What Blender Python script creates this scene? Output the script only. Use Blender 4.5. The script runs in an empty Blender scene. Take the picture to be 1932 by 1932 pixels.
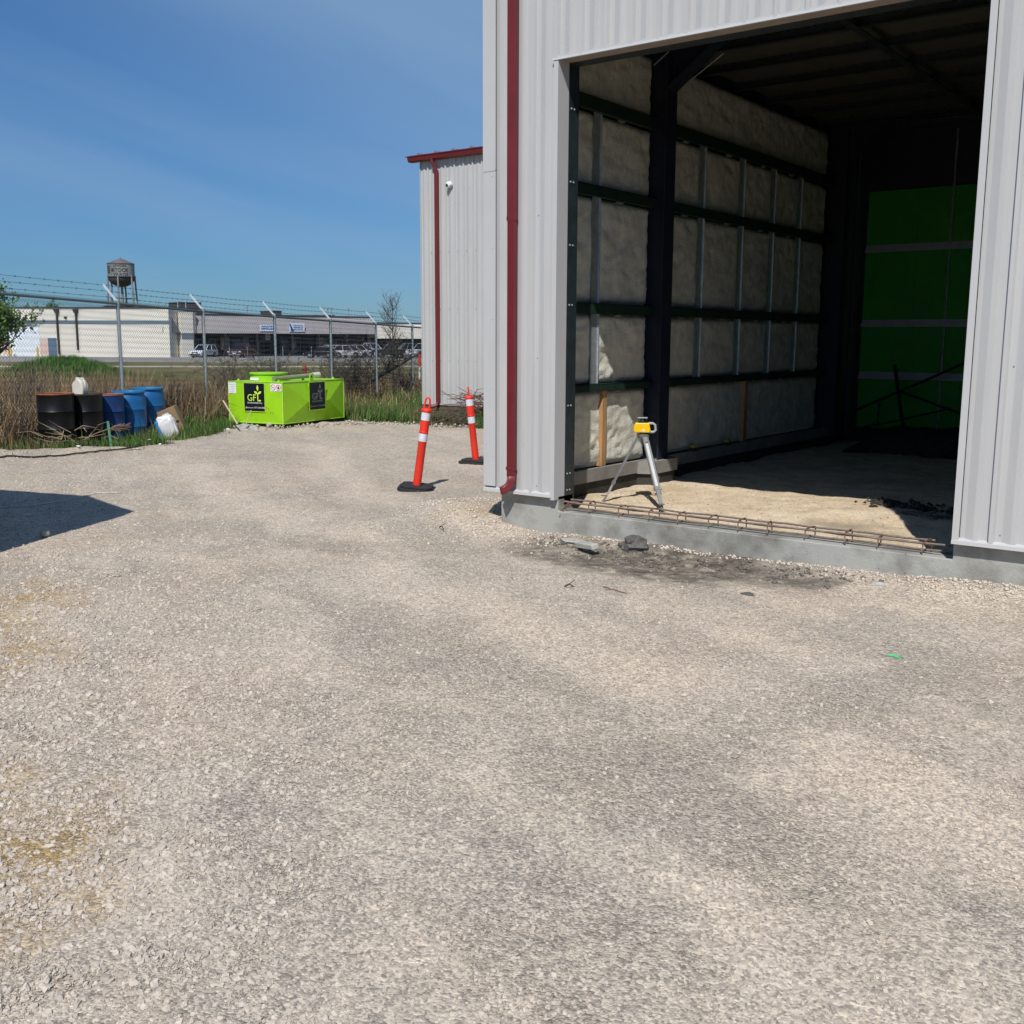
import bpy, math, random
import numpy as np
from mathutils import Vector, Matrix
S = bpy.context.scene
COL = S.collection
PI = math.pi
# ------------------------------------------------------------------ camera
F_PX, YAW, PITCH, ROLL = 1978.6, 0.6451, 0.1647, 0.0036
CAM = np.array([5.2396, -7.6147, 1.3753])
def _basis():
    f = np.array([-math.sin(YAW)*math.cos(PITCH), math.cos(YAW)*math.cos(PITCH), -math.sin(PITCH)])
    r = np.array([math.cos(YAW), math.sin(YAW), 0.0]); u = np.cross(r, f)
    return r*math.cos(ROLL)+u*math.sin(ROLL), -r*math.sin(ROLL)+u*math.cos(ROLL), f
CR, CU, CF = _basis()
def at(px, py, d):
    """world point seen at (px, py) of a 1932 px wide picture, d metres along the view axis"""
    return CAM + d*(CF + CR*(px-966)/F_PX + CU*(966-py)/F_PX)
def xy(px, d):
    p = at(px, 638, d); return float(p[0]), float(p[1])
cam_data = bpy.data.cameras.new('camera'); cam = bpy.data.objects.new('camera', cam_data); COL.objects.link(cam)
cam_data.sensor_width = 36; cam_data.lens = F_PX/1932*36; cam_data.clip_start = .05; cam_data.clip_end = 6000
cam.matrix_world = Matrix(((CR[0], CU[0], -CF[0], CAM[0]), (CR[1], CU[1], -CF[1], CAM[1]), (CR[2], CU[2], -CF[2], CAM[2]), (0, 0, 0, 1)))
S.camera = cam
# ------------------------------------------------------------------ light
SUN_EL = math.radians(50); SUN_H = math.atan2(0.45, -0.893)   # compass angle of the sun: x = sin, y = cos
sdir = Vector((math.sin(SUN_H)*math.cos(SUN_EL), math.cos(SUN_H)*math.cos(SUN_EL), math.sin(SUN_EL)))
ld = bpy.data.lights.new('sun', 'SUN'); ld.energy = 4.4; ld.angle = math.radians(.53); ld.color = (1, .965, .91)
sun = bpy.data.objects.new('sun', ld); COL.objects.link(sun); sun.rotation_euler = sdir.to_track_quat('Z', 'Y').to_euler()
w = bpy.data.worlds.new("World"); S.world = w; w.use_nodes = True
nt = w.node_tree; nt.nodes.clear()
def N(nt, t, **k):
    n = nt.nodes.new(t)
    for a, b in k.items():
        if a.startswith('i_'): n.inputs[a[2:].replace('_', ' ')].default_value = b
        else: setattr(n, a, b)
    return n
sky = N(nt, 'ShaderNodeTexSky', sky_type='NISHITA', sun_disc=False, sun_elevation=SUN_EL, sun_rotation=SUN_H,
        altitude=200, air_density=1.0, dust_density=.25, ozone_density=3.0)
bg = N(nt, 'ShaderNodeBackground', i_Strength=.105)
tc = N(nt, 'ShaderNodeTexCoord')
# thin cirrus veil across the sky: noise stretched along one direction of the dome
_a = math.radians(17)
def _dot(v, k):
    n = N(nt, 'ShaderNodeVectorMath', operation='DOT_PRODUCT'); n.inputs[1].default_value = tuple(q*k for q in v); nt.links.new(tc.outputs['Generated'], n.inputs[0]); return n.outputs['Value']
_e = Vector((CR[0], CR[1], 0)); _z = Vector((0, 0, 1))
mp = N(nt, 'ShaderNodeCombineXYZ'); nt.links.new(_dot(_e*math.cos(_a)-_z*math.sin(_a), 1.1), mp.inputs[0]); nt.links.new(_dot(_e*math.sin(_a)+_z*math.cos(_a), 6.0), mp.inputs[1]); nt.links.new(_dot(Vector((-math.sin(YAW), math.cos(YAW), 0)), .8), mp.inputs[2])
nz = N(nt, 'ShaderNodeTexNoise', i_Scale=1.1, i_Detail=6.0, i_Roughness=.42, i_Distortion=.5)
rp = N(nt, 'ShaderNodeValToRGB'); rp.color_ramp.elements[0].position = .36; rp.color_ramp.elements[1].position = .68
rp.color_ramp.elements[0].color = (0, 0, 0, 1); rp.color_ramp.elements[1].color = (.62, .62, .62, 1)
mx = N(nt, 'ShaderNodeMix', data_type='RGBA'); mx.inputs[7].default_value = (2.5, 3.9, 5.7, 1)
tint = N(nt, 'ShaderNodeMix', data_type='RGBA', blend_type='MULTIPLY'); tint.inputs[0].default_value = 1
sep = N(nt, 'ShaderNodeSeparateXYZ'); er = N(nt, 'ShaderNodeValToRGB'); er.color_ramp.elements[0].position = .0; er.color_ramp.elements[0].color = (.25, .43, .66, 1); er.color_ramp.elements[1].position = .40; er.color_ramp.elements[1].color = (.31, .60, .86, 1)
out = N(nt, 'ShaderNodeOutputWorld')
L = nt.links.new
L(tc.outputs['Generated'], sep.inputs[0]); L(sep.outputs[2], er.inputs[0]); L(er.outputs[0], tint.inputs[7]); L(mp.outputs[0], nz.inputs['Vector']); L(nz.outputs[0], rp.inputs[0])
L(sky.outputs[0], tint.inputs[6]); L(tint.outputs[2], mx.inputs[6]); L(rp.outputs[0], mx.inputs[0]); L(mx.outputs[2], bg.inputs[0]); L(bg.outputs[0], out.inputs[0])
S.view_settings.view_transform = 'Standard'; S.view_settings.look = 'None'; S.view_settings.gamma = 1; S.view_settings.exposure = 0
S.view_settings.use_curve_mapping = False
S.render.engine = 'CYCLES'; S.cycles.max_bounces = 6; S.cycles.diffuse_bounces = 4
# ------------------------------------------------------------------ helpers
rnd = random.Random(7); RNG = np.random.default_rng(5)
def vnoise(x, y, seed=0):
    x = np.asarray(x, float); y = np.asarray(y, float)
    xi = np.floor(x).astype(np.int64); yi = np.floor(y).astype(np.int64); xf = x-xi; yf = y-yi
    def h(a, b):
        n = (a*374761393 + b*668265263 + seed*1274126177) & 0xffffffff
        n = ((n ^ (n >> 13))*1274126177) & 0xffffffff
        return ((n ^ (n >> 16)) & 0xffff)/65535.0
    u = xf*xf*(3-2*xf); v = yf*yf*(3-2*yf)
    return (h(xi, yi)*(1-u)+h(xi+1, yi)*u)*(1-v)+(h(xi, yi+1)*(1-u)+h(xi+1, yi+1)*u)*v
def fbm(x, y, seed=0, o=4, g=.5):
    s = 0; a = 1; t = 0
    for i in range(o):
        s = s+a*vnoise(x*2**i, y*2**i, seed+i*17); t += a; a *= g
    return s/t
MATS = {}
def mat(name, col, rough=.7, metal=0, var=.12, vs=6, bump=0, bs=60, spec=None, dirt=None, dirt_z=None, stretch=None, streak=0):
    """painted / raw surface: base colour with blotchy variation, fine relief, optional dirt colour"""
    if name in MATS: return MATS[name]
    m = bpy.data.materials.new(name); m.use_nodes = True; nt = m.node_tree; L = nt.links.new
    b = nt.nodes['Principled BSDF']; b.inputs['Roughness'].default_value = rough; b.inputs['Metallic'].default_value = metal
    if spec is not None: b.inputs['Specular IOR Level'].default_value = spec
    tc = N(nt, 'ShaderNodeTexCoord'); src = tc.outputs['Object']
    if stretch:
        mpn = N(nt, 'ShaderNodeMapping'); mpn.inputs['Scale'].default_value = stretch; L(src, mpn.inputs[0]); src = mpn.outputs[0]
    n1 = N(nt, 'ShaderNodeTexNoise', i_Scale=vs, i_Detail=5.0, i_Roughness=.6); L(src, n1.inputs['Vector'])
    r = N(nt, 'ShaderNodeValToRGB'); e = r.color_ramp.elements; e[0].position = .3; e[1].position = .7
    c = np.array(col)
    e[0].color = (*np.clip(c*(1-var), 0, 1), 1); e[1].color = (*np.clip(c*(1+var), 0, 1), 1)
    L(n1.outputs[0], r.inputs[0]); cur = r.outputs[0]
    if dirt:
        n2 = N(nt, 'ShaderNodeTexNoise', i_Scale=dirt[1], i_Detail=7.0, i_Roughness=.65); L(src, n2.inputs['Vector'])
        r2 = N(nt, 'ShaderNodeValToRGB'); r2.color_ramp.elements[0].position = dirt[2]; r2.color_ramp.elements[1].position = dirt[2]+.16
        mxn = N(nt, 'ShaderNodeMix', data_type='RGBA'); mxn.inputs[7].default_value = (*dirt[0], 1)
        L(n2.outputs[0], r2.inputs[0]); L(r2.outputs[0], mxn.inputs[0]); L(cur, mxn.inputs[6]); cur = mxn.outputs[2]
    L(cur, b.inputs['Base Color'])
    if bump:
        n3 = N(nt, 'ShaderNodeTexNoise', i_Scale=bs, i_Detail=4.0); L(src, n3.inputs['Vector'])
        bp = N(nt, 'ShaderNodeBump', i_Strength=1.0, i_Distance=bump); L(n3.outputs[0], bp.inputs['Height']); L(bp.outputs[0], b.inputs['Normal'])
    MATS[name] = m; return m
class MB:
    def __init__(s): s.v = []; s.f = []
    def add(s, v, f):
        o = len(s.v); s.v += [tuple(map(float, p)) for p in v]; s.f += [tuple(i+o for i in q) for q in f]; return s
    def box(s, x0, x1, y0, y1, z0, z1, rz=0, c=None):
        v = [(x, y, z) for z in (z0, z1) for y in (y0, y1) for x in (x0, x1)]
        if rz:
            cx, cy = c if c else ((x0+x1)/2, (y0+y1)/2); cs, sn = math.cos(rz), math.sin(rz)
            v = [(cx+(x-cx)*cs-(y-cy)*sn, cy+(x-cx)*sn+(y-cy)*cs, z) for x, y, z in v]
        return s.add(v, [(0, 2, 3, 1), (4, 5, 7, 6), (0, 1, 5, 4), (2, 6, 7, 3), (0, 4, 6, 2), (1, 3, 7, 5)])
    def bar(s, a, b, w, h=None, up=(0, 0, 1)):
        a = Vector(a); b = Vector(b); d = (b-a).normalized(); upv = Vector(up)
        if abs(d.dot(upv)) > .98: upv = Vector((1, 0, 0))
        x = d.cross(upv).normalized(); y = x.cross(d); h = h or w
        v = [p+x*i*w/2+y*j*h/2 for p in (a, b) for i, j in ((-1, -1), (1, -1), (1, 1), (-1, 1))]
        return s.add(v, [(0, 1, 2, 3), (7, 6, 5, 4), (0, 4, 5, 1), (1, 5, 6, 2), (2, 6, 7, 3), (3, 7, 4, 0)])
    def tube(s, pts, r, n=8, cap=True, close=False):
        pts = [Vector(p) for p in pts]; k = len(pts); rs = r if isinstance(r, (list, tuple)) else [r]*k
        o = len(s.v); px = None
        for i, p in enumerate(pts):
            if close: d = (pts[(i+1) % k]-pts[i-1]).normalized()
            else: d = (pts[min(i+1, k-1)]-pts[max(i-1, 0)]).normalized()
            if px is None:
                a = Vector((0, 0, 1)) if abs(d.z) < .9 else Vector((1, 0, 0)); px = d.cross(a).normalized()
            else:
                px = (px-d*px.dot(d)).normalized()
            py = d.cross(px)
            for j in range(n):
                t = 2*PI*j/n; q = p+(px*math.cos(t)+py*math.sin(t))*rs[i]; s.v.append((q.x, q.y, q.z))
        for i in range(k if close else k-1):
            i2 = (i+1) % k
            for j in range(n):
                s.f.append((o+i*n+j, o+i*n+(j+1) % n, o+i2*n+(j+1) % n, o+i2*n+j))
        if cap and not close:
            s.f.append(tuple(o+j for j in reversed(range(n)))); s.f.append(tuple(o+(k-1)*n+j for j in range(n)))
        return s
    def lathe(s, prof, n=32, c=(0, 0, 0)):
        o = len(s.v)
        for r, z in prof:
            for j in range(n):
                t = 2*PI*j/n; s.v.append((c[0]+r*math.cos(t), c[1]+r*math.sin(t), c[2]+z))
        for i in range(len(prof)-1):
            for j in range(n): s.f.append((o+i*n+j, o+i*n+(j+1) % n, o+(i+1)*n+(j+1) % n, o+(i+1)*n+j))
        if prof[0][0] > 1e-6: s.f.append(tuple(o+j for j in reversed(range(n))))
        if prof[-1][0] > 1e-6: s.f.append(tuple(o+(len(prof)-1)*n+j for j in range(n)))
        return s
    def prism(s, poly, a, b, axis='y'):
        """extrude a 2-D polygon from a to b along an axis; polygon coords are the two other axes"""
        n = len(poly); mk = {'y': lambda p, t: (p[0], t, p[1]), 'x': lambda p, t: (t, p[0], p[1]), 'z': lambda p, t: (p[0], p[1], t)}[axis]
        v = [mk(p, a) for p in poly]+[mk(p, b) for p in poly]
        return s.add(v, [tuple(range(n)), tuple(range(2*n-1, n-1, -1))]+[(i, i+n, (i+1) % n+n, (i+1) % n) for i in range(n)])
    def build(s, name, m, parent=None, smooth=False, bevel=0, sub=0):
        me = bpy.data.meshes.new(name); me.from_pydata(s.v, [], s.f); me.update()
        me.materials.append(m)
        o = bpy.data.objects.new(name, me); COL.objects.link(o)
        if smooth:
            me.shade_smooth()
            if smooth != 2: me.set_sharp_from_angle(angle=math.radians(38))
        if bevel:
            md = o.modifiers.new('bevel', 'BEVEL'); md.width = bevel; md.segments = 2; md.limit_method = 'ANGLE'; md.angle_limit = math.radians(40)
        if parent: o.parent = parent
        return o
def fast_mesh(name, verts, faces, m, parent=None, nper=3, smooth=False):
    """verts (n,3), faces (k,nper) numpy arrays -> object"""
    me = bpy.data.meshes.new(name); verts = np.ascontiguousarray(verts, np.float32); faces = np.ascontiguousarray(faces, np.int32)
    me.vertices.add(len(verts)); me.vertices.foreach_set('co', verts.ravel())
    me.loops.add(faces.size); me.loops.foreach_set('vertex_index', faces.ravel())
    me.polygons.add(len(faces)); me.polygons.foreach_set('loop_start', np.arange(0, faces.size, nper, dtype=np.int32))
    me.polygons.foreach_set('loop_total', np.full(len(faces), nper, np.int32))
    me.update(calc_edges=True); me.validate()
    if smooth: me.shade_smooth()
    me.materials.append(m); o = bpy.data.objects.new(name, me); COL.objects.link(o)
    if parent: o.parent = parent
    return o
def tag(o, label=None, cat=None, group=None, kind=None):
    if label: o['label'] = label
    if cat: o['category'] = cat
    if group: o['group'] = group
    if kind: o['kind'] = kind
    return o
def thing(name, label, cat, loc=(0, 0, 0), rz=0, group=None):
    o = bpy.data.objects.new(name, None); COL.objects.link(o); o.location = loc; o.rotation_euler = (0, 0, rz); o.empty_display_size = .2
    return tag(o, label, cat, group)
def dup(root, loc=None, rz=None, label=None):
    r = root.copy(); COL.objects.link(r)
    if loc is not None: r.location = loc
    if rz is not None: r.rotation_euler = (0, 0, rz)
    if label: r['label'] = label
    for ch in list(root.children):
        c = ch.copy(); COL.objects.link(c); c.parent = r
        for g in ch.children:
            d = g.copy(); COL.objects.link(d); d.parent = c
    return r
def copy_part(o, parent, off):
    c = o.copy(); COL.objects.link(c); c.parent = parent; c.location = Vector(o.location)+Vector(off); return c
def text_part(name, s, size, m, parent, loc, rot, extrude=.002, align='LEFT'):
    cu = bpy.data.curves.new(name, 'FONT'); cu.body = s; cu.size = size; cu.extrude = extrude; cu.align_x = align; cu.resolution_u = 3
    t = bpy.data.objects.new(name+'_tmp', cu); COL.objects.link(t)
    dg = bpy.context.evaluated_depsgraph_get(); me = bpy.data.meshes.new_from_object(t.evaluated_get(dg)); bpy.data.objects.remove(t)
    me.materials.clear(); me.materials.append(m)
    o = bpy.data.objects.new(name, me); COL.objects.link(o); o.location = loc; o.rotation_euler = rot
    if parent: o.parent = parent
    return o
# ------------------------------------------------------------------ materials
M = dict(
 siding=mat('siding_paint', (.485, .48, .472), .5, 0, .05, 1.5, .0006, 300, spec=.3, dirt=((.44, .42, .38), 2.5, .64), stretch=(3, 3, .5)),
 trim=mat('trim_paint', (.50, .495, .49), .45, 0, .03, 2, spec=.3),
 lip=mat('galvalume_lip', (.6, .6, .6), .4, 0, .04, 4),
 red=mat('red_paint', (.16, .018, .022), .42, 0, .1, 5, .0006, 200),
 primer=mat('dark_steel_primer', (.022, .03, .034), .45, 0, .3, 8, .0008, 120, dirt=((.09, .09, .085), 9, .66)),
 navy=mat('navy_steel', (.012, .016, .035), .5, 0, .25, 5),
 greensteel=mat('green_primer_steel', (.012, .032, .024), .5, 0, .3, 7),
 galv=mat('galvanised', (.52, .56, .60), .38, .6, .2, 14, .0004, 200),
 galvd=mat('galvanised_dull', (.30, .33, .35), .5, .35, .25, 10),
 white=mat('white_paint', (.78, .78, .78), .5), blk=mat('black_rubber', (.018, .018, .02), .75, 0, .3, 20, .002, 60, dirt=((.11, .105, .1), 10, .6)),
 rust=mat('rusty_bar', (.13, .055, .028), .8, 0, .4, 30, .001, 200, dirt=((.24, .20, .16), 12, .5)),
 wood=mat('wood', (.42, .24, .11), .75, 0, .3, 6, .002, 40, stretch=(14, 14, 1.2)),
 dirt=mat('dark_dirt', (.045, .04, .035), .95, 0, .5, 8, .02, 20),
 conc=None)
def concrete(name, base, warm=.0, holes=True):
    m = bpy.data.materials.new(name); m.use_nodes = True; nt = m.node_tree; L = nt.links.new; b = nt.nodes['Principled BSDF']; b.inputs['Roughness'].default_value = .85
    tc = N(nt, 'ShaderNodeTexCoord')
    n1 = N(nt, 'ShaderNodeTexNoise', i_Scale=2.2, i_Detail=8.0, i_Roughness=.65); L(tc.outputs['Object'], n1.inputs['Vector'])
    r = N(nt, 'ShaderNodeValToRGB'); e = r.color_ramp.elements; e[0].position = .36; e[1].position = .60
    e[0].color = (base*.55, base*.51, base*.43, 1); e[1].color = (base*1.3, base*1.29, base*1.18, 1); L(n1.outputs[0], r.inputs[0])
    v = N(nt, 'ShaderNodeTexVoronoi', i_Scale=11.0); L(tc.outputs['Object'], v.inputs['Vector'])
    r2 = N(nt, 'ShaderNodeValToRGB'); r2.color_ramp.elements[0].position = .04; r2.color_ramp.elements[1].position = .075; L(v.outputs['Distance'], r2.inputs[0])
    mx = N(nt, 'ShaderNodeMix', data_type='RGBA', blend_type='MULTIPLY'); mx.inputs[0].default_value = .6 if holes else 0
    L(r.outputs[0], mx.inputs[6]); L(r2.outputs[0], mx.inputs[7]); L(mx.outputs[2], b.inputs['Base Color'])
    n2 = N(nt, 'ShaderNodeTexNoise', i_Scale=90.0, i_Detail=5.0); L(tc.outputs['Object'], n2.inputs['Vector'])
    bp = N(nt, 'ShaderNodeBump', i_Strength=.8, i_Distance=.004); L(n2.outputs[0], bp.inputs['Height']); L(bp.outputs[0], b.inputs['Normal'])
    return m
M['conc'] = concrete('concrete', .29); M['conc_dark'] = concrete('concrete_tarred', .03)
def gravel_material(name, stones=False):
    m = bpy.data.materials.new(name); m.use_nodes = True; nt = m.node_tree; L = nt.links.new; b = nt.nodes['Principled BSDF']
    b.inputs['Roughness'].default_value = .92; b.inputs['Specular IOR Level'].default_value = .25
    ge = N(nt, 'ShaderNodeNewGeometry'); P = ge.outputs['Position']
    def mix(a, bb, f, blend='MIX'):
        x = N(nt, 'ShaderNodeMix', data_type='RGBA', blend_type=blend)
        for s, i in ((f, 0), (a, 6), (bb, 7)):
            if hasattr(s, 'links'): L(s, x.inputs[i])
            else: x.inputs[i].default_value = s if i == 0 else (*s, 1)
        return x.outputs[2]
    def ramp(src, a, bb, c0=(0, 0, 0), c1=(1, 1, 1)):
        r = N(nt, 'ShaderNodeValToRGB'); r.color_ramp.elements[0].position = a; r.color_ramp.elements[1].position = bb
        r.color_ramp.elements[0].color = (*c0, 1); r.color_ramp.elements[1].color = (*c1, 1); L(src, r.inputs[0]); return r.outputs[0]
    def noise(scale, det=5., rough=.6, st=None, rot=0, dist=0.):
        n = N(nt, 'ShaderNodeTexNoise', i_Scale=scale, i_Detail=det, i_Roughness=rough, i_Distortion=dist)
        if st:
            mp = N(nt, 'ShaderNodeMapping', vector_type='TEXTURE'); mp.inputs['Rotation'].default_value = (0, 0, rot); mp.inputs['Scale'].default_value = st; L(P, mp.inputs[0]); L(mp.outputs[0], n.inputs['Vector'])
        else: L(P, n.inputs['Vector'])
        return n.outputs[0]
    grey, tan, lite, dark = (.485, .422, .36), (.52, .435, .35), (.62, .525, .425), (.42, .365, .31)
    trk = noise(1.0, 4., .55, (2.2, .8, 1), math.radians(148), 1.2)
    c = mix(grey, tan, ramp(noise(.9, 5.), .42, .66))
    c = mix(c, dark, ramp(noise(.7, 6., .65), .48, .72, c1=(.5, .5, .5)))
    if not stones:
        ta = N(nt, 'ShaderNodeAttribute', attribute_name='tone')
        c = mix(c, lite, ramp(ta.outputs['Fac'], .5, .95, c1=(.5, .5, .5)))
        c = mix(c, (.375, .335, .29), ramp(ta.outputs['Fac'], .08, .46, c0=(.32, .32, .32), c1=(0, 0, 0)))
    at_ = N(nt, 'ShaderNodeAttribute', attribute_name='mask')
    if stones:
        oi = N(nt, 'ShaderNodeObjectInfo')
        tone = ramp(oi.outputs['Random'], 0, 1, (.38, .335, .285), (.62, .54, .45))
        c = mix(c, tone, .75)
    else:
        sp = N(nt, 'ShaderNodeSeparateColor'); L(at_.outputs['Color'], sp.inputs[0])
        och = ramp(noise(3., 6.), .35, .6)
        mo = N(nt, 'ShaderNodeMath', operation='MULTIPLY'); L(sp.outputs[2], mo.inputs[0]); L(och, mo.inputs[1])
        c = mix(c, (.42, .30, .155), mo.outputs[0])
        v1 = N(nt, 'ShaderNodeTexVoronoi', i_Scale=105.0, i_Randomness=1.0); L(P, v1.inputs['Vector'])
        v2 = N(nt, 'ShaderNodeTexVoronoi', i_Scale=48.0); L(P, v2.inputs['Vector'])
        vc = N(nt, 'ShaderNodeSeparateColor'); L(v1.outputs['Color'], vc.inputs[0])
        c = mix(c, ramp(vc.outputs[0], 0, 1, (.45, .45, .45), (1.42, 1.4, 1.34)), .85, 'MULTIPLY')
        vc2 = N(nt, 'ShaderNodeSeparateColor'); L(v2.outputs['Color'], vc2.inputs[0])
        c = mix(c, ramp(vc2.outputs[1], .0, 1, (.78, .78, .79), (1.15, 1.15, 1.12)), .6, 'MULTIPLY')
        c = mix(c, ramp(noise(14., 6., .75), .3, .7, (.72, .715, .71), (1.22, 1.21, 1.19)), .75, 'MULTIPLY')
        mud = mix((.075, .062, .048), (.25, .215, .17), ramp(noise(7., 8., .7), .35, .65))
        mm = N(nt, 'ShaderNodeMath', operation='MULTIPLY'); L(sp.outputs[1], mm.inputs[0]); L(ramp(noise(5., 8., .75), .34, .52), mm.inputs[1])
        c = mix(c, mud, mm.outputs[0])
        soil = mix((.10, .075, .045), (.24, .2, .14), ramp(noise(6., 6.), .35, .65))
        c = mix(c, soil, sp.outputs[0])
        # relief: crushed stones of two sizes, stronger where the surface is loose
        h1 = N(nt, 'ShaderNodeMath', operation='MULTIPLY_ADD', i_Value=0.); L(v1.outputs['Distance'], h1.inputs[0]); h1.inputs[1].default_value = -1.0
        n9 = noise(160., 4.); L(n9, h1.inputs[2])
        h2 = N(nt, 'ShaderNodeMath', operation='MULTIPLY_ADD'); L(v2.outputs['Distance'], h2.inputs[0]); h2.inputs[1].default_value = -1.0; L(h1.outputs[0], h2.inputs[2])
        loose = ramp(ta.outputs['Fac'], .4, .8, (1, 1, 1), (.22, .22, .22))
        v3 = N(nt, 'ShaderNodeTexVoronoi', i_Scale=15.0); L(P, v3.inputs['Vector']); h3 = N(nt, 'ShaderNodeMath', operation='MULTIPLY_ADD'); L(v3.outputs['Distance'], h3.inputs[0]); h3.inputs[1].default_value = -.15; L(h2.outputs[0], h3.inputs[2]); h2 = h3
        bp = N(nt, 'ShaderNodeBump', i_Distance=.0062); L(loose, bp.inputs['Strength']); L(h2.outputs[0], bp.inputs['Height']); L(bp.outputs[0], b.inputs['Normal'])
    L(c, b.inputs['Base Color']); return m
M['gravel'] = gravel_material('gravel'); M['stone'] = gravel_material('loose_stone', True)
# ------------------------------------------------------------------ ground
Z0 = -.38
EDGE = [(-10., .11), (-10.27, .83), (-10.12, 1.36), (-9.8, 1.93), (-9.66, 2.57), (-10.1, 3.36), (-11.1, 4.98), (-11.6, 5.7), (-11.2, 6.2), (-10.9, 7.0),
        (-10.7, 7.7), (-10.3, 8.1), (-9.5, 8.35), (-7.9, 8.45), (-.7, 8.5), (14, 8.5), (14, -16), (-8.8, -16), (-9.6, -6), (-9.8, -2)]
def edge_dist(x, y):
    """signed distance to the outline of the gravel yard, positive inside"""
    n = len(EDGE); best = np.full(x.shape, 1e9); ins = np.zeros(x.shape, bool)
    for i in range(n):
        ax, ay = EDGE[i]; bx, by = EDGE[(i+1) % n]; dx, dy = bx-ax, by-ay
        t = np.clip(((x-ax)*dx+(y-ay)*dy)/(dx*dx+dy*dy), 0, 1)
        best = np.minimum(best, np.hypot(x-ax-t*dx, y-ay-t*dy))
        if ay != by: ins ^= ((ay > y) != (by > y)) & (x < (bx-ax)*(y-ay)/(by-ay)+ax)
    return np.where(ins, best, -best)
def sst(a, b, x): t = np.clip((x-a)/(b-a), 0, 1); return t*t*(3-2*t)
def yard_z(x, y):
    z = Z0+(fbm(x*.35, y*.35, 3, 2)-.5)*.04+(fbm(x*2.2, y*2.2, 11, 2)-.5)*.012+(fbm(x*9, y*9, 4, 3)-.5)*.014
    # stone banked against the foundation corner
    z = z+.15*np.exp(-(((x+1.3)/.75)**2+((y-.3)/.9)**2)) + .08*np.exp(-(((x+3.6)/.9)**2+((y-.1)/2.)**2))*0
    z = z+.05*np.exp(-(((x-3.9)/1.2)**2+((y+.05)/.4)**2))-.025*np.exp(-(((x-1.5)/.9)**2+((y+.45)/.3)**2))+.045*np.exp(-((y+.0)/.22)**2)*sst(-.3, .3, x)*(.3+1.2*fbm(x*1.3, y*2, 88, 3))
    # heap along the left edge, low ruts
    z = z+.10*np.exp(-(((x+9.75)/.35)**2+((y-.2)/.9)**2))*(.7+.6*fbm(x*5, y*5, 8, 2))
    d = edge_dist(x, y)+(fbm(x*2.4, y*2.4, 21, 3)-.5)*.55
    z = z+.05*np.exp(-((d-.2)/.18)**2)*fbm(x*4, y*4, 77, 2)
    return z-.35*(1-sst(-.55, .05, d)), d
xs = np.arange(-14, 12.01, .065); ys = np.arange(-12, 10.01, .065)
X, Y = np.meshgrid(xs, ys); Zy, dE = yard_z(X, Y); FVx, FVy = -math.sin(YAW), math.cos(YAW)
def grid_faces(nx, ny):
    i = np.arange(nx-1)[None, :]+np.arange(ny-1)[:, None]*nx
    return np.stack([i, i+1, i+1+nx, i+nx], -1).reshape(-1, 4)
yard = fast_mesh('gravel_yard', np.stack([X, Y, Zy], -1).reshape(-1, 3), grid_faces(len(xs), len(ys)), M['gravel'], nper=4, smooth=True)
tag(yard, kind='structure')
soil = 1-sst(.0, .25, dE+(fbm(X*6, Y*6, 31, 3)-.5)*.4)
e1 = ((X-1.25-.35*(Y+.4))/1.3)**2+((Y+.45)/.55)**2
mud = np.clip(1.7-e1*1.3-(fbm(X*3, Y*3, 5, 4)-.5)*2.4, 0, 1)*sst(-1.2, -.9, Y)
mud = np.maximum(mud, .55*np.clip(1-(((X-4.7)/.8)**2+((Y+2.6)/.5)**2)-(fbm(X*3, Y*3, 55, 3)-.5)*2, 0, 1))
mud = np.maximum(mud, .35*np.clip(1-(((X+1.1)/1.2)**2+((Y+1.5)/.35)**2)-(fbm(X*3, Y*3, 59, 3)-.5)*2, 0, 1))
# tan fines showing along the left side of the drive
tl = (X-CAM[0])*CR[0]+(Y-CAM[1])*CR[1]; td = (X-CAM[0])*-math.sin(YAW)+(Y-CAM[1])*math.cos(YAW)
och = np.clip(sst(.0, 1, 1-(np.abs(X+1.75-(Y+4.2)*-.9)/.8)**2-(fbm(X*2, Y*2, 41, 4)-.5)*2)*sst(-7, -6.3, Y)*sst(-2.8, -3.6, Y), 0, 1)*.9
och = np.maximum(och, .9*np.clip(1.1-(((X-1.75)/.45)**2+((Y+6.05)/.5)**2)-(fbm(X*4, Y*4, 42, 4)-.5)*2, 0, 1))
och = np.maximum(och, .75*np.clip(1.0-(((X+1.0)/.5)**2+((Y-.7)/1.2)**2), 0, 1))
def gp(px, py):
    r = CF+CR*(px-966)/F_PX+CU*(966-py)/F_PX; t = (Z0-CAM[2])/r[2]; p = CAM+r*t; return float(p[0]), float(p[1])
def path_dist(x, y, pts):
    best = np.full(x.shape, 1e9)
    for (ax, ay), (bx, by) in zip(pts, pts[1:]):
        dx, dy = bx-ax, by-ay; t = np.clip(((x-ax)*dx+(y-ay)*dy)/(dx*dx+dy*dy), 0, 1); best = np.minimum(best, np.hypot(x-ax-t*dx, y-ay-t*dy))
    return best
Xw = X+(fbm(X*.9, Y*.9, 201, 3)-.5)*.9; Yw = Y+(fbm(X*.9, Y*.9, 202, 3)-.5)*.9
tone = np.zeros_like(X)
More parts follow.
